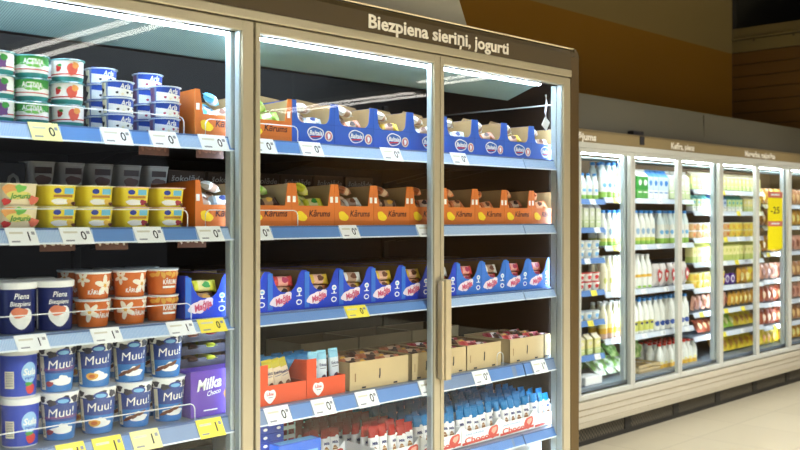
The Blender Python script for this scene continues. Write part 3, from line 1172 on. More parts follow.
stack('arla1', 0, Z1, .0376, 4, 'blue white yogurt cup with red berries', 'stack behind', YP + .113, G, x=PX(165, YP + .036))

CP = .0755 * (YP + CAMD)
K0 = .6594 * (YP + CAMD)
GC1 = 'orange curd snack cartons'
cnt = 0
fills1 = ['blue', 'green']
for i in range(2):
    xc = K0 + CP * (i + .5)
    place('karums', (xc, YP, Z1), 'orange open display carton %s on the top shelf' % ('with blue packs' if i == 0 else 'with green packs'), GC1)
    fill_case(xc, Z1, .2, [fills1[i], 'white' if i == 0 else 'green'], '%s orange carton on the top shelf' % ORD[i], 7, zb=.048)
for i in range(8):
    xc = K0 + CP * (i + 2.5)
    place('baltais', (xc, YP, Z1), '%s blue display carton from the left on the top shelf' % ORD[i], 'blue display cartons on the top shelf')
    fill_case(xc, Z1, .21, [['white', 'silver'], ['white', 'brown'], ['white', 'gold'], ['white']][i % 4], '%s blue carton on the top shelf' % ORD[i], 7, zb=.050)

# second shelf
stack('jog', 12, Z2, .0468, 2, 'orange and white yogurt tub', 'the stack at the second shelf\'s left end', y=YP + .038)
for j, px in enumerate((55, 92.5, 129.5, 165)):
    y = YP + .038
    for r in range(2):
        stack('yel0' if j < 2 else 'yel1', px, Z2, .0464, 2, '%s yellow dessert tub from the left, %s' % (ORD[j], 'front row' if r == 0 else 'second row'), 'its stack', y=y + r * .082, group='yellow dessert tubs on the second shelf', x=PX(px, y))
for j, px in enumerate((37, 67, 96, 124.5, 152)):
    place('grey_cup', (PX(px, .32), .32, Z2 + .036), '%s tall grey cup from the left behind the yellow tubs' % ORD[j], 'tall grey cups on the second shelf')
b = MB()
b.rbox(.990 - PX(95, .29), .30, 0, .09, 0, .034, mat('tray_dark', (58, 50, 46), .6), .003)
tag(b.build('riser_tray', None, (PX(95, .29), .285, Z2 + .0005)), 'dark riser tray under the tall grey cups', 'tray')
b = MB()
b.rbox(-.06, .06, 0, .10, 0, .15, mat('box_night', (40, 48, 60), .5), .003)
b.text(flat(-.0006), '0', .03, .10, .05, mat('print_ash', (170, 176, 176), .5), None)
tag(b.build('dark_carton', None, (PX(0, .30), .30, Z2 + .0005)), 'dark slate carton with a pale zero behind the orange tubs', 'carton')
wrapk2 = [['white', 'silver'], ['green', 'dark'], ['lemon'], ['brown', 'white'], ['brown', 'dark'], ['rust', 'brown'], ['rust'], ['rust', 'rust'], ['rust', 'brown'], ['rust']]
for i in range(10):
    xc = K0 + CP * (i + .5)
    place('karums', (xc, YP, Z2), '%s orange display carton from the left on the second shelf' % ORD[i], GC1)
    fill_case(xc, Z2, .2, wrapk2[i], '%s orange carton on the second shelf' % ORD[i], 7, zb=.048)
# brown cartons with handwriting behind
b = MB()
b.rbox(-.06, .06, 0, .12, 0, .150, mat('box_cocoa', (74, 56, 44), .6), .003)
b.text(flat(-.0006), 'šokolāde', 0, .128, .016, mat('print_chalk', (186, 182, 172), .6), .1, shear=.2)
kind('cocoa', 'brown_carton', 'carton', [('carton', b)])
for i in range(6):
    place('cocoa', (PX(187, .34) + .128 * i, .34, Z2), '%s brown carton with chalk-white script behind the orange cartons' % ORD[i], 'brown cartons behind the orange cartons')

# third shelf
for j, px in enumerate((16, 54)):
    for r in range(2):
        place('heart', (PX(px, YP + .041), YP + .041 + r * .09, Z3), '%s navy curd tub with white lid and heart, %s row, third shelf' % (ORD[j], 'front' if r == 0 else 'back'), 'navy curd tubs on the third shelf')
for j, px in enumerate((93, 129, 161.5)):
    for r in range(2):
        y = YP + .041
        stack(['flower%d' % (1 if j < 2 else 2), 'flower%d' % (0 if j < 2 else 2)], px, Z3, .0612, 2, '%s orange flower-print dessert cup from the left, %s' % (ORD[j], 'front row' if r == 0 else 'back row'), 'its stack', y=y + r * .088, group='orange dessert cups on the third shelf', x=PX(px, y))
MPc = .0622 * (YP + CAMD)
M0 = (.8315 - .0622 * 3) * (YP + CAMD)
wrapk3 = [['dark', 'lemon'], ['dark'], ['brown', 'red'], ['brown', 'gold'], ['gold', 'white'], ['gold'], ['rust', 'gold'], ['red', 'white'], ['red'], ['red', 'white'], ['red'], ['red'], ['red']]
for i in range(13):
    xc = M0 + MPc * (i + .5)
    if xc + MPc / 2 > 2.785:
        break
    place('magija2' if i > 7 else 'magija', (xc, YP, Z3), '%s royal blue display carton from the left on the third shelf' % ORD[i], 'royal blue display cartons on the third shelf')
    fill_case(xc, Z3, .22, wrapk3[i], '%s royal blue carton on the third shelf' % ORD[i], 4, .078, zb=.042, group='wrapped bars in royal blue cartons', flat_=True)
# dim boxes at the rear of the third shelf
b = MB()
b.rbox(-.09, .09, 0, .14, 0, .10, mat('box_umber', (84, 66, 48), .6), .003)
b.patch(flat(-.0006), -.08, .08, .05, .085, mat('print_dim', (120, 104, 84), .6), .0005, 1)
kind('umber', 'brown_carton', 'carton', [('carton', b)])
for i in range(7):
    place('umber', (1.40 + .19 * i, .38, Z3), '%s dim brown carton from the left at the rear of the third shelf' % ORD[i], 'dim cartons at the rear of the third shelf')

# fourth shelf
for t, (pxs, pz) in enumerate((((20, 59, 97.5, 134, 167.5), 0), ((18, 56.5, 94, 129.5, 165.5), .1048))):
    for j, px in enumerate(pxs):
        k = ('sula', 'muu0', 'muu1', 'muu2', 'muu2')[j]
        d = ('cobalt yogurt tub with strawberry and white lid', 'blue yogurt cup with purple band', 'blue yogurt cup with caramel bowl', 'blue chocolate yogurt cup, fourth from the left', 'blue chocolate yogurt cup beside the purple box')[j]
        y = YP + .0425
        place(k, (PX(pxs[j], y), y, Z4 + (pz if k != 'sula' else pz * .997)), '%s, %s tier, front row' % (d, TIER2[t]), 'yogurt cups on the fourth shelf', (0, 0, random.uniform(-.12, .12)))
        if j > 0:
            place(k, (PX(pxs[j], y), y + .088, Z4 + pz), '%s, %s tier, behind the front row' % (d, TIER2[t]), 'yogurt cups on the fourth shelf', (0, 0, random.uniform(-.12, .12)))
b = MB()
PURP = mat('box_lilac', (96, 56, 168), .45, 0, .05, 20)
b.rbox(-.096, .096, 0, .20, 0, .112, PURP, .0015)
fn = flat(-.0004)
b.text(fn, 'Milka', -.046, .080, .027, WHITE, .07, .0006, rot=.1, shear=.3, bold=.03)
b.text(fn, 'Choco', -.032, .057, .012, WHITE, .04, .0006, rot=.15, shear=.3)
b.blob(fn, .038, .048, .040, .024, mat('print_biscuit', (196, 132, 62), .5), 24, .05, eps=.0005)
b.blob(fn, .046, .036, .036, .017, WHITE, 24, .05, eps=.0008)
b.blob(fn, .050, .028, .034, .014, BROWN, 24, .05, eps=.0010)
b.blob(fn, .045, .094, .026, .012, mat('print_pale_sky', (206, 222, 240), .45), 20, .2, .4, eps=.0006)
b.patch(fn, -.06, -.02, .0135, .0165, WHITE, .0006, 2)
kind('lilac', 'chocolate_box', 'chocolate', [('box', b)])
xm = PX(189, YP) + .1005
place('lilac', (xm, YP, Z4), 'purple chocolate snack box with white script beside the blue cups', None)
b = MB()
DK = mat('tray_slate', (70, 68, 84), .5)
b.rbox(-.09, .09, 0, .16, 0, .012, DK, .002)
b.rbox(-.09, .09, 0, .003, 0, .022, DK, .001, 1)
b.rbox(-.09, -.087, 0, .16, 0, .03, DK, .001, 1)
b.rbox(.087, .09, 0, .16, 0, .03, DK, .001, 1)
kind('slate_tray', 'snack_tray', 'tray', [('tray', b)])
for i in range(3):
    zt = Z4 + .113 + .031 * i if i < 2 else Z4 + .175
    place('slate_tray', (xm + .0, YP + .055, zt), '%s dark tray stacked on the purple chocolate box' % TIER3[i], 'dark trays on the purple box')
    for k in range(3):
        kk = ('dark', 'lemon', 'dark') if i < 2 else ('brown', 'crimson', 'rust')
        place('wrap_' + kk[k], (xm - .05 + .05 * k, YP + .075 + .006 * k, zt + .0125), '%s wrapped bar in the %s tray above the purple box' % (ORD[k], TIER3[i]), 'bars in the dark trays', (0, 0, 1.3 + .2 * k), (.8, .8, .55))


# orange-red cartons with sachets
def heart_case(w):
    RI = mat('case_inside_red', (176, 60, 30), .6)
    b = open_case(w, .20, .05, .05, .018, ORRED, RI, 'flat', .08)
    # tall tabs at the near corner
    b.box(-w / 2, -w / 2 + .034, -.0005, .0018, .05, .104, ORRED)
    b.prism([(0, .05), (.09, .05), (.05, .10), (0, .104)], 0, -w / 2, -w / 2 + .0018, ORRED)
    fn = flat(-.0008)
    hx = -w / 2 + .04
    b.blob(fn, hx, .026, .019, .017, WHITE, 28, shape=lambda a: 1 - .38 * max(0, math.sin(a)) ** 10 + .3 * max(0, -math.sin(a)) ** 12, eps=.0005)
    b.text(fn, 'Lāse', hx, .029, .008, RED, .022, .0009, bold=.03)
    b.patch(fn, hx - .006, hx + .008, .019, .0205, INK, .0009, 1)
    return [('display_carton', b)]


wA = PX(306, YP) - 1.480
kind('heart_case_a', 'display_carton', 'carton', heart_case(wA))
wB = PX(345, YP) - PX(306.5, YP)
kind('heart_case_b', 'display_carton', 'carton', heart_case(wB))
xA, xB = 1.480 + wA / 2, PX(306.5, YP) + wB / 2
place('heart_case_a', (xA, YP, Z4), 'orange-red carton of cream sachets on the fourth shelf')
place('heart_case_b', (xB, YP, Z4), 'orange-red carton of white and blue sachets beside the cardboard boxes')


def sachet(body, top, pic, txt):
    """upright flow pack, origin at its foot"""
    b = MB()
    st = [0, .05, .1, .2, .5, .8, .9, .95, 1]
    tk = [.06, .08, .5, .95, 1, .95, .5, .08, .06]
    n = 12
    Hh, W, T = .098, .036, .015
    rings = []
    for t, k in zip(st, tk):
        ring = []
        for i in range(n):
            a = 2 * PI * i / n
            ca, sa = math.cos(a), math.sin(a)
            ring.append((W / 2 * math.copysign(abs(ca) ** .6, ca), T / 2 * k * math.copysign(abs(sa) ** .7, sa), t * Hh + (.0015 * (i % 2) if t == 1 else 0)))
        rings.append(ring)
    for i in range(len(st) - 1):
        b.add(rings[i] + rings[i + 1], [(k, (k + 1) % n, n + (k + 1) % n, n + k) for k in range(n)], top if i >= 5 else body, True)
    b.add(rings[0], [tuple(range(n))[::-1]], body)
    b.add(rings[-1], [tuple(range(n))], top)
    fn = flat(-T / 2 - .0003)
    b.text(fn, txt, 0, .066, .008, NAVY, .026, .0004, bold=.02)
    b.patch(fn, -.011, .010, .056, .058, INKG, .0003, 1)
    b.blob(fn, .003, .028, .012, .014, pic, 14, .15, -.5, .0003)
    return [('sachet', b)]


kind('sach_cream', 'snack_sachet', 'snack', sachet(mat('sachet_cream', (226, 206, 178), .35), mat('sachet_olive', (190, 176, 50), .35), BROWN, 'Riekstu'))
kind('sach_blue', 'snack_sachet', 'snack', sachet(mat('sachet_white', (218, 228, 236), .35), mat('sachet_sky', (140, 200, 224), .35), mat('print_plum_dark', (86, 60, 84), .4), 'Kokosa'))
kind('sach_teal', 'snack_sachet', 'snack', sachet(mat('sachet_teal', (40, 110, 150), .35), mat('sachet_deep_sky', (30, 120, 176), .35), NAVY, 'Piena'))
for k, px in enumerate((270, 280, 288.5)):
    y = YP + .022 + .010 * k
    place('sach_cream', (PX(px, y), y, Z4 + .008), '%s cream sachet in the orange-red carton' % ORD[k], 'cream sachets', (-.04, -.1 - .08 * k, .04), (.92, 1, 1.06))
for k, px in enumerate((311, 321.5, 334.5)):
    y = YP + .020 + .008 * k
    place('sach_blue', (PX(px, y), y, Z4 + .004), '%s white and blue sachet standing in the orange-red carton' % ORD[k], 'white and blue sachets', (-.03, .06 - .05 * k, -.05), (.92, 1, 1.16))
for r in range(3):
    for k in range(7):
        xs = xA - wA / 2 + .03 + k * (wA - .06) / 3 if k < 4 else xB - wB / 2 + .027 + (k - 4) * (wB - .054) / 2
        place('sach_teal', (xs, YP + .092 + .032 * r, Z4 + .004), '%s teal sachet from the left, %s row back, orange-red cartons' % (ORD[k], ORD[r]), 'teal sachets behind the front sachets', (-.1, random.uniform(-.02, .02), random.uniform(-.1, .1)))


# plain cardboard boxes
def kraft_box(w, h, d):
    b = open_case(w, d, h, h, .02, CARDB, KRAFTD, 'flat', h)
    fn = flat(-.0008)
    b.patch(fn, -.0025, .0025, h * .38, h * .66, INK, .0006, 1)
    b.patch(fn, -.004, .0008, h * .30, h * .42, INK, .0007, 1)
    for x in (-w * .27, w * .27):
        b.patch(fn, x - .008, x + .008, .002, .007, INK, .0006, 1)
    b.patch(fn, -w * .42, -w * .40, h * .3, h * .6, KRAFTD, .0006, 1)
    return [('box', b)]


spans = [(349.5, 408), (412, 440), (440.6, 465.8), (467, 500.8), (510, 543.5), (544.5, 550)]
for i, (p, q) in enumerate(spans):
    x0, x1 = PX(p, YP), min(2.785, PX(q, YP))
    kind('kraft%d' % i, 'cardboard_box', 'box', kraft_box(x1 - x0, .078, .20))
    place('kraft%d' % i, ((x0 + x1) / 2, YP, Z4), '%s open cardboard box from the left in the front row, fourth shelf' % ORD[i], 'cardboard boxes on the fourth shelf')
    kk = ['dark', 'brown'] if i < 2 else ['crimson', 'red', 'dark', 'crimson']
    nc = max(1, int((x1 - x0 - .008) / .096))
    for r in range(4):
        for k in range(nc):
            place('wrap_' + kk[(k + r) % len(kk)], (x0 + (x1 - x0) * (k + .5) / nc, YP + .03 + .042 * r, Z4 + .058), '%s bar in row %s of the %s front cardboard box' % (ORD[k], ORD[r], ORD[i]), 'bars in the cardboard boxes',
                  (random.uniform(.86, .96), random.uniform(-.06, .06), random.uniform(-.05, .05)), (.93, 1.05, .9))
kind('kraft_back', 'cardboard_box', 'box', kraft_box(.235, .10, .17))
for i in range(6):
    xb = PX(300, .34) + .12 + .243 * i
    if xb > 2.66:
        break
    place('kraft_back', (xb, .34, Z4), '%s cardboard box from the left in the back row, fourth shelf' % ORD[i], 'cardboard boxes on the fourth shelf')
    if i == 5:
        break

# fifth shelf: chocolate milk bars standing in white trays
def milk_bar(top, body, foot, pic):
    b = MB()
    Hh, W, T = .116, .0325, .018
    st = [0, .06, .3, .55, .72, .86, .95, 1]
    tk = [.7, 1, 1, 1, .9, .5, .12, .08]
    wk = [.9, 1, 1, 1, 1, 1.0, 1.03, 1.04]
    n = 10
    rings = []
    for t, k, w_ in zip(st, tk, wk):
        rings.append([(W / 2 * w_ * math.copysign(abs(math.cos(2 * PI * i / n)) ** .55, math.cos(2 * PI * i / n)), T / 2 * k * math.copysign(abs(math.sin(2 * PI * i / n)) ** .6, math.sin(2 * PI * i / n)), t * Hh) for i in range(n)])
    for i in range(len(st) - 1):
        b.add(rings[i] + rings[i + 1], [(k, (k + 1) % n, n + (k + 1) % n, n + k) for k in range(n)], top if i >= 4 else body, True)
    b.add(rings[0], [tuple(range(n))[::-1]], body)
    b.add(rings[-1], [tuple(range(n))], top)
    fn = flat(-T / 2 - .0002)
    b.blob(fn, 0, .030, .0095, .026, foot, 12, .08, eps=.0003)
    b.patch(fn, -.008, .008, .046, .0475, CREAM, .0006, 1)
    b.patch(fn, -.008, .008, .034, .0355, CREAM, .0006, 1)
    b.text(fn, 'Milk', 0, .066, .009, pic, .02, .0004, bold=.04)
    b.blob(fn, .004, .086, .006, .005, WHITE, 8, .2, eps=.004)
    return [('wrapper', b)]


MBODY = mat('bar_white', (232, 232, 232), .35)
kind('bar_blue', 'milk_bar', 'snack', milk_bar(mat('bar_top_blue', (0, 110, 168), .4, spec=.25), MBODY, mat('bar_cocoa', (150, 104, 70), .4), NAVY))
kind('bar_red', 'milk_bar', 'snack', milk_bar(mat('bar_top_red', (164, 40, 32), .4, spec=.25), MBODY, mat('bar_caramel', (160, 110, 60), .4), NAVY))
TRAYW = .186


def white_tray(txt, w=TRAYW):
    b = MB()
    d, h = .40, .052
    b.box(-w / 2, w / 2, 0, d, 0, .0015, WHITE)
    b.prism([(-w / 2, 0), (w / 2, 0), (w / 2, h * 1.25), (w * .36, h * .86), (-w * .3, h * .86), (-w / 2, h * 1.2)], 1, 0, .002, WHITE)
    for s in (-1, 1):
        b.prism([(0, 0), (d, 0), (d, h * 1.3), (0, h * 1.2)], 0, s * w / 2 - .001, s * w / 2 + .001, WHITE)
    b.box(-w / 2, w / 2, d - .002, d, 0, h * 1.3, WHITE)
    fn = flat(-.0002)
    TR = mat('print_tray_red', (206, 74, 60), .45)
    b.patch(fn, -w / 2 + .002, w / 2 - .002, .001, .009, TR, .0003, 6, .002, .006)
    if w < .15:
        return [('display_tray', b)]
    b.text(fn, txt, -.02, .017, .019, TR, .12, .0006, bold=.03)
    b.blob(fn, .062, .026, .026, .019, TR, 18, .12, .4, .0005)
    b.blob(fn, .066, .030, .014, .009, mat('print_tray_pink', (236, 170, 150), .45), 14, .2, .4, .0008)
    b.text(fn, 'piena šokolāde', -.03, .036, .007, mat('print_tray_blue', (120, 160, 200), .45), .09, .0006, shear=.2)
    return [('display_tray', b)]


kind('white_tray', 'display_tray', 'tray', white_tray('Choco'))
kind('white_tray_slim', 'display_tray', 'tray', white_tray('', .128))
edges = [PX(p, YP) for p in (462, 501.5)]
tx0 = [edges[0] + k * .189 for k in range(-4, 3)]
for i, x in enumerate(tx0):
    xc = x + .0945
    slim = xc + TRAYW / 2 > 2.79
    if slim:
        xc = x + .0645
    tw_ = .128 if slim else TRAYW
    nk = 3 if slim else 5
    blue = i >= 3
    yo = .125 if i == 1 else .002
    if i == 0:
        continue
    place('white_tray_slim' if slim else 'white_tray', (xc, YP + yo, Z5), '%s white tray of bars from the left on the fifth shelf' % ORD[i - 1], 'white bar trays on the fifth shelf')
    nrow = 10 if blue else 8
    for r in range(nrow):
        for k in range(nk):
            place('bar_blue' if blue else 'bar_red', (xc - tw_ / 2 + .0215 + k * (tw_ - .043) / (nk - 1) + random.uniform(-.0005, .0005), YP + yo + .024 + r * .0365, Z5 + .006),
                  '%s white milk bar, %s from left, %s row, %s tray on fifth shelf' % ('blue-topped' if blue else 'red-topped', ORD[k], ORD[r], ORD[i - 1]),
                  'blue-topped milk bars' if blue else 'red-topped milk bars', (-.05 + random.uniform(-.09, .07), random.uniform(-.03, .03), random.uniform(-.3, .3)), (1, 1, .90 + random.uniform(-.06, .06)))
# blue boxes and a small crate left of them
b = MB()
b.rbox(-.040, .040, 0, .15, 0, .0212, mat('box_deep_blue', (20, 60, 160), .45), .0015)
for x in (-.022, .022):
    b.blob(flat(-.0003), x, .011, .007, .004, WHITE, 12, eps=.0004)
kind('blue_box', 'flat_box', 'box', [('box', b)])
y = YP + .05
xq = PX(272, y)
for i in range(8):
    place('blue_box', (xq, y, Z5 + .001 + .0214 * i), '%s flat blue box from the bottom in the stack on the fifth shelf' % ORD[i], 'stacked blue boxes')
b = MB()
CR = mat('crate_pale', (186, 186, 174), .5)
for z in range(7):
    b.box(-.026, .026, 0, .003, .004 + .024 * z, .014 + .024 * z, CR)
    b.box(-.026, -.023, 0, .16, .004 + .024 * z, .014 + .024 * z, CR)
for x in (-.026, -.0015, .023):
    b.box(x, x + .003, .0, .003, 0, .165, CR)
b.box(-.026, .026, .16, .163, 0, .165, CR)
b.box(-.026, .026, 0, .163, 0, .003, CR)
y = YP + .06
tag(b.build('small_crate', None, (PX(288, y), y, Z5 + .0005)), 'small pale slatted crate beside the stacked blue boxes', 'crate')
b = MB()
BB = mat('box_bright_blue', (40, 104, 214), .4)
b.rbox(-.072, .072, 0, .042, 0, .125, BB, .002)
b.patch(flat(-.0003), -.06, .06, .09, .10, LBLUE, .0004, 2)
b.box(-.062, .062, .008, .034, .1252, .1262, LBLUE)
tag(b.build('blue_carton', None, (PX(301, YP), YP + .002, Z5 + .0005)), 'bright blue carton standing before the small pale crate', 'carton')


# white pouches on the base deck
def pouch(m, W, Hh, T, seed, extra=None):
    rg = random.Random(seed)
    b = MB()
    n, k = 14, 9
    for side in (-1, 1):
        vs = []
        for j in range(k):
            for i in range(n):
                u, v = i / (n - 1) * 2 - 1, j / (k - 1) * 2 - 1
                bul = (1 - abs(u) ** 3) * (1 - abs(v) ** 3)
                vs.append((u * W / 2 * (1 - .04 * (1 - abs(v))), side * T / 2 * bul + rg.uniform(-.12, .12) * T * bul, (v + 1) * Hh / 2 + rg.uniform(-.002, .002) * bul))
        fs = []
        for j in range(k - 1):
            for i in range(n - 1):
                q = (j * n + i, j * n + i + 1, (j + 1) * n + i + 1, (j + 1) * n + i)
                fs.append(q if side < 0 else q[::-1])
        b.add(vs, fs, m, True)
    if extra:
        extra(b, flat(-T * .52))
    return b


kind('white_pouch', 'frozen_pouch', 'food pouch', [('pouch', pouch(mat('pouch_white', (236, 238, 240), .4), .26, .285, .085, 3))])
for i in range(5):
    place('white_pouch', (2.63 - .275 * i, .10 + .02 * (i % 2), .4245), '%s white pouch from the fridge\'s right end on its base deck' % ORD[i], 'white pouches on the base deck', (-.04, 0, .05 - .03 * i))

# ------------------------------------------------------------------ far fridge row
FY = 1.6
FX0, FX1 = 4.50, 9.80
fr = thing('display_fridge', 'long row of beige glass-door fridges behind, along the orange wall', 'refrigerator', (0, 0, 0))
b = MB()
b.box(FX0, FX1, 2.36, 2.38, .2, 2.0, mat('far_liner', (120, 98, 62), .6, 0, .08, 3))
b.build('back_panel', fr)
for (a, c) in ((FX0 - .04, FX0), (FX1, FX1 + .04)):
    b = MB()
    b.prism([(FY - .01, 0), (FY - .01, 2.03), (FY + .02, 2.05), (2.74, 2.05), (2.74, 0)], 0, a, c, BEIGEH)
    b.build('end_panel', fr)
b = MB()
b.box(FX0, FX1, FY + .03, 2.74, 1.99, 2.03, MATS['far_liner'])
b.build('roof_panel', fr)
b = MB()
b.prism([(FY - .006, 1.963), (FY - .006, 2.03), (FY + .004, 2.045), (FY + .02, 2.052), (FY + .14, 2.052), (FY + .14, 1.963)], 0, FX0 - .04, FX1 + .04, BEIGEH)
ho = b.build('header_panel', fr)
for (txt, a, c) in (('Krējums', 5.075, 5.376), ('Kefīrs, piens', 6.356, 6.705), ('Margarīns, majonēze', 7.563, 8.141)):
    tf = MB()
    tf.text(flat(FY - .0075), txt, (a + c) / 2, 2.0, .044, mat('letter_white', (238, 232, 216), .5), c - a, .0008, bold=.04)
    tf.build('lettering', ho)
b = MB()
b.rbox(FX0, FX1, FY - .018, FY + .03, 1.925, 1.963, WHITEAL, .004)
b.build('top_rail', fr)
b = MB()
b.prism([(FY + .13, 2.052), (FY + .15, 2.31), (2.74, 2.31), (2.74, 2.052)], 0, FX0 + .05, FX1, GREYSHADE)
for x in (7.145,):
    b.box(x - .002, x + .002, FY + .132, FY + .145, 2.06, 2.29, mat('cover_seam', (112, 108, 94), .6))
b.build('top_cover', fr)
b = MB()
prof = [(FY - .02, .285), (FY - .028, .24), (FY - .032, .20), (FY - .034, .16), (FY - .026, .125), (FY + .03, .125), (FY + .03, .295)]
b.prism(prof, 0, FX0, FX1, mat('bumper_pale', (192, 184, 162), .45, .1))
for zq in (.245, .205, .165):
    b.tube([(FX0, FY - .031, zq), (FX1, FY - .031, zq)], .004, mat('bumper_groove', (168, 156, 128), .45, .2), 5)
b.build('bumper_panel', fr)
km = bpy.data.materials.new('kick_grille')
km.use_nodes = True
nt = km.node_tree
pb = nt.nodes['Principled BSDF']
pb.inputs['Roughness'].default_value = .6
tc = nt.nodes.new('ShaderNodeTexCoord')
ck = nt.nodes.new('ShaderNodeTexChecker')
ck.inputs['Scale'].default_value = 62
ck.inputs['Color1'].default_value = lin((10, 9, 7)) + (1,)
ck.inputs['Color2'].default_value = lin((84, 77, 60)) + (1,)
nt.links.new(tc.outputs['Object'], ck.inputs['Vector'])
nt.links.new(ck.outputs[0], pb.inputs['Base Color'])
b = MB()
for k in range(8):
    x0 = FX0 + k * .6625
    b.box(x0 + .0, x0 + .6, FY + .012, FY + .02, .03, .125, km)
    b.rbox(x0 + .59, x0 + .67, FY + .004, FY + .02, .03, .125, mat('kick_dark', (26, 24, 19), .6), .002, 1)
b.box(FX0, FX1, FY + .008, FY + .02, .0, .03, MATS['kick_dark'])
b.box(FX0, FX1, FY + .02, FY + .04, .0, .13, MATS['kick_dark'])
b.build('kick_plate', fr)
b = MB()
b.box(FX0, FX1, FY + .05, 2.36, .33, .355, SHELFM)
b.build('base_deck', fr)
WALLX = [4.52, 5.175, 5.83, 6.4875, 7.145, 7.80, 8.455, 9.11, 9.77]
for k in range(8):
    a, c = WALLX[k] + .003, WALLX[k + 1] - .003
    d = bpy.data.objects.new('door', None)
    d.empty_display_size = .05
    d.location = (a, FY, .297)
    C.objects.link(d)
    d.parent = fr
    W, Hh = c - a, 1.924 - .297
    ls, rs = .022, .03
    f = MB()
    f.rbox(0, ls, -.014, .018, 0, Hh, WHITEAL, .003, 1)
    f.rbox(W - rs, W, -.014, .018, 0, Hh, WHITEAL, .003, 1)
    f.rbox(ls - .002, W - rs + .002, -.0135, .018, Hh - .026, Hh, WHITEAL, .003, 1)
    f.rbox(ls - .002, W - rs + .002, -.0135, .018, 0, .035, WHITEAL, .003, 1)
    f.build('door_frame', d)
    g = MB()
    g.box(ls, W - rs, .002, .008, .035, Hh - .026, GLASS)
    g.build('door_glass', d)
for k in (0, 2, 4, 6, 8):
    x = WALLX[k]
    b = MB()
    b.rbox(x - .055, x + .03, FY + .026, FY + .06, .36, 1.91, POST, .003, 1)
    po = b.build('door_post', fr)
    b = MB()
    b.tube([(x - .0125, FY + .067, .40), (x - .0125, FY + .067, 1.86)], .0065, LEDFAR, 8)
    b.build('light_strip', po)
    if 0 < k < 8:
        b = MB()
        b.tube([(WALLX[k - 2] + .04, FY + .06, 1.905), (x - .06, FY + .06, 1.905)], .011, LEDFAR, 8)
        b.build('light_tube', fr)
b = MB()
b.tube([(WALLX[6] + .04, FY + .06, 1.905), (WALLX[8] - .06, FY + .06, 1.905)], .011, LEDFAR, 8)
b.build('light_tube', fr)
b = MB()
b.box(FX0 + .01, FX1 - .01, FY + .075, FY + .26, 1.872, 1.878, mat('baffle_pale', (150, 164, 160), .5))
b.build('air_baffle', fr)

BAYS = {'A': (4.52, 5.618), 'B': (5.624, 6.868), 'C': (6.874, 8.118), 'D': (8.124, 9.37)}
LEVELS = {'A': [1.60, 1.41, 1.205, .99, .79, .56], 'B': [1.613, 1.283, .965, .645], 'C': [1.695, 1.527, 1.316, 1.124, .923, .736, .55], 'D': [1.59, 1.40, 1.17, .93, .73, .53]}
for bay, (a, c) in BAYS.items():
    for z in LEVELS[bay]:
        sh = bpy.data.objects.new('shelf', None)
        sh.empty_display_size = .05
        sh.location = ((a + c) / 2, FY + .085, z)
        C.objects.link(sh)
        sh.parent = fr
        L = (c - a) / 2
        b = MB()
        b.box(-L, L, .01, .58, -.012, -.001, SHELFM)
        b.build('shelf_plate', sh)
        r = MB()
        r.prism([(.012, 0), (0, 0), (-.012, -.036), (-.008, -.036), (.008, -.006), (.012, -.006)], 0, -L, L, RAILB if bay == 'A' else mat('rail_pale', (206, 216, 226), .35))
        r.build('price_rail', sh)
        rg = random.Random(int(z * 1000))
        n = 4
        for k in range(n):
            t = MB()
            u = -L + (k + .5) * 2 * L / n + rg.uniform(-.08, .08)
            ft = lambda p, q, e: (p, -.012 * ((.018 - q) / .036) - .001 - e, q - .018)
            m = TAGY if rg.random() < .15 else TAGW
            t.patch(ft, -.034, .034, -.018, .018, m, .001, 1)
            t.patch(ft, .034, -.034, -.018, .018, m, 0, 1)
            t.text(ft, '1' if k % 2 else '0', .014, .001, .018, INK, None, .0016)
            t.build('price_tag', sh, (u, 0, 0))

# ---- far goods
CAPB = mat('cap_blue', (60, 140, 214), .35)
CAPR = mat('cap_red', (206, 60, 50), .35)
CAPW = mat('cap_white', (236, 236, 230), .35)
CAPG = mat('cap_green', (70, 160, 80), .35)
MILKW = mat('bottle_milk', (236, 238, 230), .35)
MILKC = mat('bottle_cream', (234, 228, 196), .35)
GRASS = mat('print_grass', (150, 196, 84), .4)
YG = mat('print_yellow_green', (206, 210, 110), .4)
AMBER = mat('print_amber', (232, 184, 60), .4)
LY = mat('print_pale_yellow', (240, 230, 150), .4)


def bottle(body, cap, bands, slim=False, deco=None):
    r = .034
    h1 = .125 if not slim else .10
    b = MB()
    secs = [(0, r * .93, r * .93, bands[0][1])]
    zs = [z for z, m in bands]
    for i, (z, m) in enumerate(bands):
        secs.append((z + .003, r, r, m))
    secs += [(h1, r, r, body), (h1 + .03, r * .82, r * .82, body), (h1 + .06, r * .48, r * .48, body), (h1 + .07, r * .42, r * .42, body), (h1 + .078, r * .42, r * .42, body)]
    b.loft(secs, 18)
    if deco:
        fn = wrap([(0, r), (h1, r)], -PI / 2 - .3)
        deco(b, fn)
    c = MB()
    z = h1 + .074
    c.loft([(z, r * .5, r * .5, cap), (z + .016, r * .5, r * .5, cap), (z + .018, r * .42, r * .42, cap)], 14)
    return [('bottle', b), ('cap', c)]


def dblob(m, u, v, a, c, txt=None):
    def d(b, fn):
        b.blob(fn, u, v, a, c, m, 14, .1, eps=.0006)
        if txt:
            b.text(fn, txt, 0, v + .035, .012, NAVY, .036, .0008)
    return d


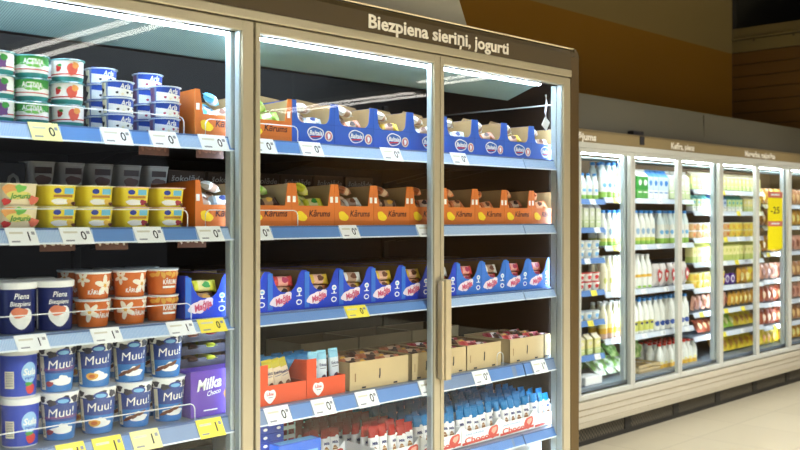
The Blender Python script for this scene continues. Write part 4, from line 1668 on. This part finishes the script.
kind('b_green', 'milk_bottle', 'milk', bottle(mat('bottle_mist', (222, 236, 236), .35), CAPB, [(0, GRASS), (.032, MILKW)], deco=dblob(LBLUE, 0, .075, .02, .014)))
kind('b_grass', 'milk_bottle', 'milk', bottle(MILKW, CAPB, [(0, GRASS), (.022, YG), (.042, MILKW)], deco=dblob(mat('print_grey_blue', (150, 180, 206), .4), 0, .085, .018, .02)))
kind('b_cream', 'milk_bottle', 'milk', bottle(MILKC, CAPW, [(0, MILKC)], deco=dblob(YG, 0, .07, .014, .018)))
kind('b_ring', 'milk_bottle', 'milk', bottle(MILKW, CAPW, [(0, MILKW), (.07, AMBER), (.088, MILKW)], deco=dblob(GRASS, 0, .012, .02, .008)))
kind('b_amber', 'milk_bottle', 'milk', bottle(MILKC, CAPW, [(0, mat('print_dusky', (206, 170, 150), .4)), (.028, AMBER), (.06, LY), (.085, MILKC)]))
kind('b_lime', 'milk_bottle', 'milk', bottle(MILKW, CAPB, [(0, MILKW), (.012, YG), (.055, mat('print_olive_yellow', (200, 196, 60), .4)), (.075, MILKW)], deco=dblob(NAVY, 0, .062, .012, .008)))
kind('b_navy', 'milk_bottle', 'milk', bottle(MILKW, CAPB, [(0, MILKW)], deco=dblob(mat('print_deep_blue', (40, 80, 160), .4), 0, .045, .026, .017)))
kind('b_red', 'milk_bottle', 'milk', bottle(MILKW, CAPR, [(0, AMBER), (.03, MILKW)], True, dblob(LY, 0, .045, .018, .01)))


def gable(body, low, accent, h=.21, w=.07):
    b = MB()
    b.rbox(-w / 2, w / 2, 0, w, 0, h * .3, low, .002, 1)
    b.rbox(-w / 2, w / 2, 0, w, h * .3, h * .76, body, .002, 1)
    b.prism([(0, h * .76), (w, h * .76), (w / 2 + .003, h * .93), (w / 2 + .003, h), (w / 2 - .003, h), (w / 2 - .003, h * .93)], 0, -w / 2, w / 2, accent)
    b.blob(flat(-.0005), 0, h * .55, w * .3, h * .10, accent, 14, .1, eps=.0006)
    b.patch(flat(-.0005), -w * .35, w * .35, h * .2, h * .24, accent, .0006, 1)
    return [('carton', b)]


kind('g_green', 'milk_carton', 'milk', gable(GREEN, mat('carton_leaf', (90, 170, 80), .4), WHITE))
kind('g_blue', 'milk_carton', 'milk', gable(mat('carton_pale_blue', (206, 226, 240), .4), WHITE, CAPB))
kind('g_pale', 'milk_carton', 'milk', gable(mat('carton_pale', (222, 230, 206), .4), mat('carton_pale_lime', (206, 220, 170), .4), WHITE))
kind('g_lemon', 'juice_carton', 'drink', gable(mat('carton_lemon', (234, 226, 150), .4), mat('carton_mint', (200, 214, 140), .4), CREAM, .135, .066))
kind('g_mint', 'juice_carton', 'drink', gable(mat('carton_greenish', (190, 214, 150), .4), MILKW, mat('carton_teal', (90, 170, 160), .4), .125, .058))
kind('g_sky', 'juice_carton', 'drink', gable(mat('carton_ice', (180, 206, 230), .4), MILKW, mat('carton_ultramarine', (70, 110, 180), .4), .125, .058))
kind('g_butter', 'butter_carton', 'butter', gable(mat('carton_butter', (236, 230, 160), .4), mat('carton_lime_pale', (190, 206, 110), .4), YG, .155, .064))


def far_tub(a, l_, pic):
    b = MB()
    b.loft([(0, .036, .033, a), (.05, .043, .04, a)], 16, 4)
    b.blob(flat(-.0375), 0, .026, .022, .014, pic, 12, .15, eps=.002)
    b.loft([(.05, .045, .042, l_), (.057, .045, .042, l_)], 16, 4)
    return [('tub', b)]


kind('t_orange', 'dairy_tub', 'butter', far_tub(mat('tub_apricot', (232, 190, 130), .4), WHITE, mat('print_tangerine', (226, 140, 60), .4)))
kind('t_yellow', 'dairy_tub', 'butter', far_tub(mat('tub_sun', (240, 214, 90), .4), LY, AMBER))
kind('t_white', 'dairy_tub', 'cream', far_tub(MILKW, LIDW, LBLUE))
kind('t_red', 'dairy_tub', 'cream', far_tub(MILKW, CAPR, RED))


def milk_sack(m, pic):
    return [('sack', pouch(m, .09, .17, .06, 5, lambda b, fn: (b.blob(fn, 0, .085, .03, .045, pic, 16, .25, eps=.008), b.blob(fn, .0, .085, .016, .02, WHITE, 12, .2, eps=.0095))))]


kind('s_red', 'milk_sack', 'milk', milk_sack(mat('sack_pearl', (232, 226, 222), .35), mat('print_scarlet', (206, 56, 60), .4)))
mottled('pouch_p_lettuce', (196, 222, 150), (96, 156, 52), 34)
mottled('pouch_p_clear', (222, 232, 222), (134, 178, 92), 22)
mottled('pouch_print_p_clear', (230, 236, 226), (120, 170, 80), 30)
mottled('pouch_print_p_lettuce', (120, 176, 70), (206, 226, 170), 30)
for key, m, pic in (('p_pink', (214, 160, 136), (150, 84, 60)), ('p_brown', (176, 126, 84), (226, 190, 130)), ('p_red', (170, 84, 56), (226, 196, 150)), ('p_green', (150, 196, 70), (226, 230, 150)),
                    ('p_yellow', (240, 212, 60), (206, 150, 40)), ('p_gold', (214, 160, 60), (246, 226, 140)), ('p_lettuce', (176, 206, 130), (110, 160, 70)), ('p_clear', (216, 226, 214), (150, 190, 110))):
    kind(key, 'food_pouch', 'food pouch', [('pouch', pouch(mat('pouch_' + key, m, .35, 0, .2, 25), .10, .135, .045, len(key), lambda b, fn, q=mat('pouch_print_' + key, pic, .4, 0, .2, 40): b.blob(fn, 0, .06, .034, .034, q, 14, .25, eps=.006)))])
b = MB()
b.loft([(0, .038, .038, mat('round_violet', (96, 50, 150), .4)), (.0, .052, .03, MATS['round_violet'])], 8, top=False)
b = MB()
V = mat('round_violet', (96, 50, 150), .4)
for s in (0, 1):
    b.loft([(0, .045, .045, V), (.03, .045, .045, V)], 24)
Mx = Matrix.Translation((0, 0, .046)) @ Matrix.Rotation(PI / 2, 4, 'X')
bb = MB()
bb.loft([(-.03, .043, .043, V), (-.028, .045, .045, V), (0, .045, .045, V)], 24)
bb.loft([(.0002, .03, .03, WHITE), (.001, .03, .03, WHITE)], 20)
bb.loft([(.0012, .02, .02, V), (.002, .02, .02, V)], 20)
bb.v = [tuple(Mx @ Vector(p)) for p in bb.v]
kind('violet', 'round_pack', 'cheese', [('pack', bb)])

FYP = FY + .10
BAYN = {'A': 'beige fridge\'s narrow bay', 'B': 'beige fridge\'s bottle bay', 'C': 'beige fridge\'s butter bay', 'D': 'rack behind yellow poster'}
SN_ = {'A': ['top', 'second', 'third', 'fourth', 'fifth', 'sixth', 'lowest'], 'B': ['top', 'second', 'third', 'fourth', 'lowest'], 'C': ['top', 'second', 'third', 'fourth', 'fifth', 'sixth', 'seventh', 'lowest'], 'D': ['top', 'second', 'third', 'fourth', 'fifth', 'sixth', 'lowest']}
cntf = {}


def rowf(bay, lv, key, x0, x1, pitch, desc, rows=1, dy=.075, rz=0, rx=0, ry=0, y0=0, dz=0, tiers=1, step=.06, scale=1):
    z = (LEVELS[bay] + [.355])[lv] + dz
    n = max(1, int(round((x1 - x0) / pitch)))
    sc1 = scale if not isinstance(scale, tuple) else 1.0
    hd_ = .07 if key[0] == 'g' else .030
    lift = hd_ * abs(math.sin(rx)) * sc1 + .056 * abs(math.sin(abs(ry) + (.03 if ry else 0))) * sc1 + (.001 if rx or ry else 0)
    for r in range(rows):
        for t in range(tiers):
            for k in range(n):
                x = x0 + (k + .5) * (x1 - x0) / n
                wq = '' if rows == 1 else (', front row' if r == 0 else ', back row')
                tq = '' if tiers == 1 else (', lower' if t == 0 else ', upper')
                place(key, (x + random.uniform(-.002, .002), FYP + y0 + r * dy, z + t * step + lift),
                      '%s %s from left%s%s, %s shelf, %s' % (ORD[k], desc, wq, tq, SN_[bay][lv], BAYN[bay]),
                      '%s shelf goods, %s' % (SN_[bay][lv], BAYN[bay]), (rx, ry + (random.uniform(-.03, .03) if ry else 0), rz + random.uniform(-.05, .05)), scale)


# bay A, only its right end shows past the near fridge
A1 = 5.61
rowf('A', 0, 'b_green', 5.24, A1, .078, 'mist milk bottle', y0=.035, scale=.8)
rowf('A', 1, 'g_pale', 5.24, A1, .078, 'pale milk carton', scale=.8)
rowf('A', 2, 't_white', 5.24, A1, .096, 'white cream tub', y0=.045, tiers=2)
rowf('A', 3, 't_red', 5.24, A1, .096, 'white and red cream tub', y0=.045, tiers=2)
rowf('A', 4, 't_white', 5.24, A1, .096, 'white cream tub', y0=.045)
rowf('A', 5, 'g_lemon', 5.24, A1, .09, 'lemon juice carton')
rowf('A', 6, 'p_lettuce', 5.24, A1, .13, 'lettuce bag', rx=-.4, y0=.16, dz=.0, scale=.9)
b = MB()
b.rbox(-.10, .10, 0, .12, 0, .06, WHITE, .008)
tag(b.build('foam_box', None, (5.49, FYP - .02, .3555)), 'white foam box before the lettuce bags at the beige fridge\'s near end', 'box')
# bay B
B0, B1 = BAYS['B']
rowf('B', 0, 'b_green', B0 + .01, 6.06, .0722, 'green-footed milk bottle', 2, .075, y0=.035, scale=(1, 1, 1.13))
rowf('B', 0, 'g_green', 6.075, 6.22, .073, 'green milk carton', 2, .075)
rowf('B', 0, 'g_blue', 6.22, 6.52, .074, 'pale blue milk carton', 2, .075)
rowf('B', 0, 'g_pale', 6.53, B1 - .01, .08, 'pale milk carton', 1, rx=-.06)
rowf('B', 1, 'b_grass', B0 + .01, 6.35, .0722, 'grass-label milk bottle', 2, .075, y0=.035, scale=(1, 1, 1.13))
rowf('B', 1, 'b_green', 6.40, B1 - .01, .0722, 'green-footed milk bottle', 2, .075, y0=.035, scale=(1, 1, 1.13))
rowf('B', 2, 'b_cream', B0 + .01, 5.93, .0722, 'cream kefir bottle', 2, .075, y0=.035, scale=(1, 1, 1.13))
rowf('B', 2, 'b_ring', 5.94, 6.30, .0722, 'amber-ringed kefir bottle', 2, .075, y0=.035, scale=(1, 1, 1.13))
rowf('B', 2, 's_red', 6.33, B1 - .02, .098, 'red and white milk sack', 1, .08, y0=.035)
rowf('B', 3, 'b_amber', B0 + .01, 6.03, .0722, 'amber-footed kefir bottle', 2, .075, y0=.035, scale=(1, 1, 1.13))
rowf('B', 3, 'b_lime', 6.04, 6.33, .0722, 'lime-label milk bottle', 2, .075, y0=.035, scale=(1, 1, 1.13))
rowf('B', 3, 'b_navy', 6.34, B1 - .01, .0722, 'blue-label milk bottle', 2, .075, y0=.035, scale=(1, 1, 1.13))
rowf('B', 4, 'p_clear', B0 + .03, 6.06, .14, 'clear salad bag', 1, rx=-.9, y0=.06, scale=1.2)
rowf('B', 4, 'p_lettuce', B0 + .09, 6.03, .15, 'lettuce bag lying on the salad bags', 1, rx=-.9, y0=.10, dz=.11, scale=1.0)
rowf('B', 4, 'p_lettuce', B0 + .06, 6.08, .142, 'lettuce bag behind the salad bags', 1, rx=-.3, y0=.27, dz=.03, scale=1.25)
rowf('B', 4, 'p_lettuce', 6.10, 6.36, .13, 'lettuce bag over the slatted tray', 1, rx=-.3, y0=.13, dz=.075, scale=1.15)
b = MB()
b.box(-.15, .15, 0, .30, .0005, .006, CARDB)
for z in (.012, .04):
    b.box(-.15, .15, 0, .004, z, z + .018, CARDB)
    for s in (-.15, .147):
        b.box(s, s + .003, 0, .30, z, z + .018, CARDB)
    b.box(-.15, .15, .297, .30, z, z + .018, CARDB)
for k in range(5):
    b.box(-.15 + k * .074, -.146 + k * .074, 0, .004, .006, .06, CARDB)
tag(b.build('slatted_tray', None, (6.245, FYP + .0, .3555)), 'slatted brown tray under the lettuce bags, lowest shelf of the beige fridge', 'tray')

for r in range(3):
    for k in range(8):
        place('b_red', (6.44 + k * .0735, FYP + .036 + r * .078, .3555), '%s red-capped white bottle from left, %s row, lowest shelf, beige fridge\'s bottle bay' % (ORD[k], ORD[r]), 'red-capped white bottles', (0, 0, random.uniform(-.1, .1)), .94)
# bay C: left half / right half
C0, CM, C1 = 6.885, 7.44, 8.108
rowf('C', 0, 'g_lemon', C0, C1, .072, 'lemon juice carton', 1, rx=-.05)
rowf('C', 1, 'g_mint', C0, 7.16, .064, 'mint juice carton')
rowf('C', 1, 'g_sky', 7.17, 7.46, .064, 'ice blue juice carton')
rowf('C', 1, 'g_mint', 7.48, 7.76, .064, 'mint juice carton past the post')
rowf('C', 1, 'g_lemon', 7.77, C1, .072, 'lemon juice carton')
rowf('C', 2, 't_orange', C0, 7.55, .094, 'apricot butter tub', y0=.045, tiers=2)
rowf('C', 2, 't_yellow', 7.56, C1, .094, 'sunny yellow tub', y0=.045, tiers=2)
rowf('C', 3, 'g_butter', C0, C1, .0695, 'butter-coloured carton')
rowf('C', 4, 't_yellow', C0, 7.46, .094, 'sunny yellow tub', y0=.045, tiers=2)
rowf('C', 4, 'violet', 7.49, 7.68, .095, 'round violet pack', y0=.03)
rowf('C', 4, 'p_gold', 7.70, 7.90, .1, 'golden pouch', y0=.03)
rowf('C', 4, 'p_yellow', 7.90, C1, .1, 'yellow pouch', y0=.03)
rowf('C', 5, 'p_pink', C0, 7.50, .085, 'rosy sausage pouch', ry=.22, y0=.03, scale=(.62, .8, .85))
rowf('C', 5, 'p_gold', 7.52, C1, .085, 'golden pouch', ry=.15, y0=.03, scale=(.62, .8, .85))
rowf('C', 6, 'p_red', 7.06, 7.50, .09, 'russet pouch', rx=-.5, y0=.05, scale=.8)
rowf('C', 6, 'p_green', 7.52, 7.72, .1, 'green pouch', rx=-.5, y0=.06, scale=.9)
rowf('C', 6, 'p_yellow', 7.72, C1, .1, 'yellow pouch', rx=-.5, y0=.06, scale=.9)
rowf('C', 7, 'p_yellow', 7.50, C1, .102, 'yellow pouch', rx=-.45, y0=.06, scale=1.0)
rowf('C', 7, 'p_gold', 7.50, C1, .102, 'golden pouch behind the yellow ones', rx=-.3, y0=.17, dz=.03, scale=1.0)
# bay D
dk = [('p_gold', 'golden pouch', 'p_brown', 'brown pouch'), ('p_brown', 'brown pouch', 'p_gold', 'golden pouch'), ('p_gold', 'golden pouch', 'p_pink', 'rosy pouch'), ('p_pink', 'rosy pouch', 'p_brown', 'brown pouch'), ('p_red', 'russet pouch', 'p_pink', 'rosy pouch'), ('p_red', 'russet pouch', 'p_brown', 'brown pouch'), ('p_yellow', 'yellow pouch', 'p_gold', 'golden pouch')]
for lv, (a, d1, c, d2) in enumerate(dk):
    rowf('D', lv, a, 8.14, 8.66, .105, d1, y0=.03, ry=.05, rx=-.1, scale=(.86, .9, 1.0))
    rowf('D', lv, c, 8.67, 9.36, .105, d2, y0=.03, ry=.05, rx=-.1, scale=(.86, .9, 1.0))

# yellow poster inside the fourth door
pt = MB()
px0, px1 = PX(767, FY + .02), PX(781.5, FY + .02)
W = px1 - px0
pt.box(0, W, 0, .0015, 0, .50, mat('poster_yellow', (255, 232, 16), .5))
fn = flat(-.0004)
PR = mat('poster_pink', (206, 110, 96), .5)
pt.patch(fn, 0, W, .445, .50, PR, .0002, 1)
pt.patch(fn, 0, W, .20, .245, PR, .0002, 1)
pt.text(fn, '-25', W / 2, .34, .06, INK, W * .6, .0005)
pt.patch(fn, W * .2, W * .8, .465, .48, WHITE, .0005, 1)
pt.patch(fn, W * .2, W * .8, .217, .229, WHITE, .0005, 1)
tag(pt.build('sale_poster', None, (px0, FY + .012, 1.20)), 'tall yellow sale poster with pink bands hanging inside the beige fridge door', 'poster')
# little black boxes on the header
b = MB()
b.rbox(-.055, .045, 0, .05, 0, .035, INK, .004)
b.rbox(.052, .085, 0, .05, 0, .035, INK, .004)
b.rbox(.035, .055, .0, .03, -.0, .02, INK, .003)
tag(b.build('control_box', None, (PX(639, FY + .05), FY + .06, 2.0525)), 'small black control box on top of the beige fridge header', 'control box')
b = MB()
b.rbox(-.03, .03, -.006, 0, -.03, .03, INK, .003)
tag(b.build('sensor_plate', None, (PX(641, FY), FY - .0065, 2.012)), 'small black sensor plate on the beige fridge header near its lettering', 'sensor')
for (px, nm) in ((619, 'first'), (757.5, 'last')):
    ct = thing('hanging_tag', 'small white tag hanging on a cord inside the %s beige fridge door' % nm, 'tag', (PX(px, FY + .06), FY + .066, 1.87))
    b = MB()
    b.tube([(0, 0, 0), (.006, 0, -.04), (0, 0, -.07)], .005, WHITE)
    b.build('cord', ct)
    b = MB()
    b.box(-.03, .03, -.001, .001, -.04, .03, WHITE, Matrix.Translation((0, 0, -.09)) @ Matrix.Rotation(.5, 4, 'Y'))
    b.build('paper_tag', ct)

# ------------------------------------------------------------------ world and view
wd = bpy.data.worlds.new('world')
scn.world = wd
wd.use_nodes = True
bg = wd.node_tree.nodes['Background']
bg.inputs[0].default_value = lin((244, 244, 250)) + (1,)
bg.inputs[1].default_value = .22
scn.view_settings.view_transform = 'Standard'
scn.view_settings.look = 'None'
scn.view_settings.gamma = 1
scn.view_settings.exposure = 0.4
scn.view_settings.use_curve_mapping = False
scn.cycles.max_bounces = 8
scn.cycles.transparent_max_bounces = 12
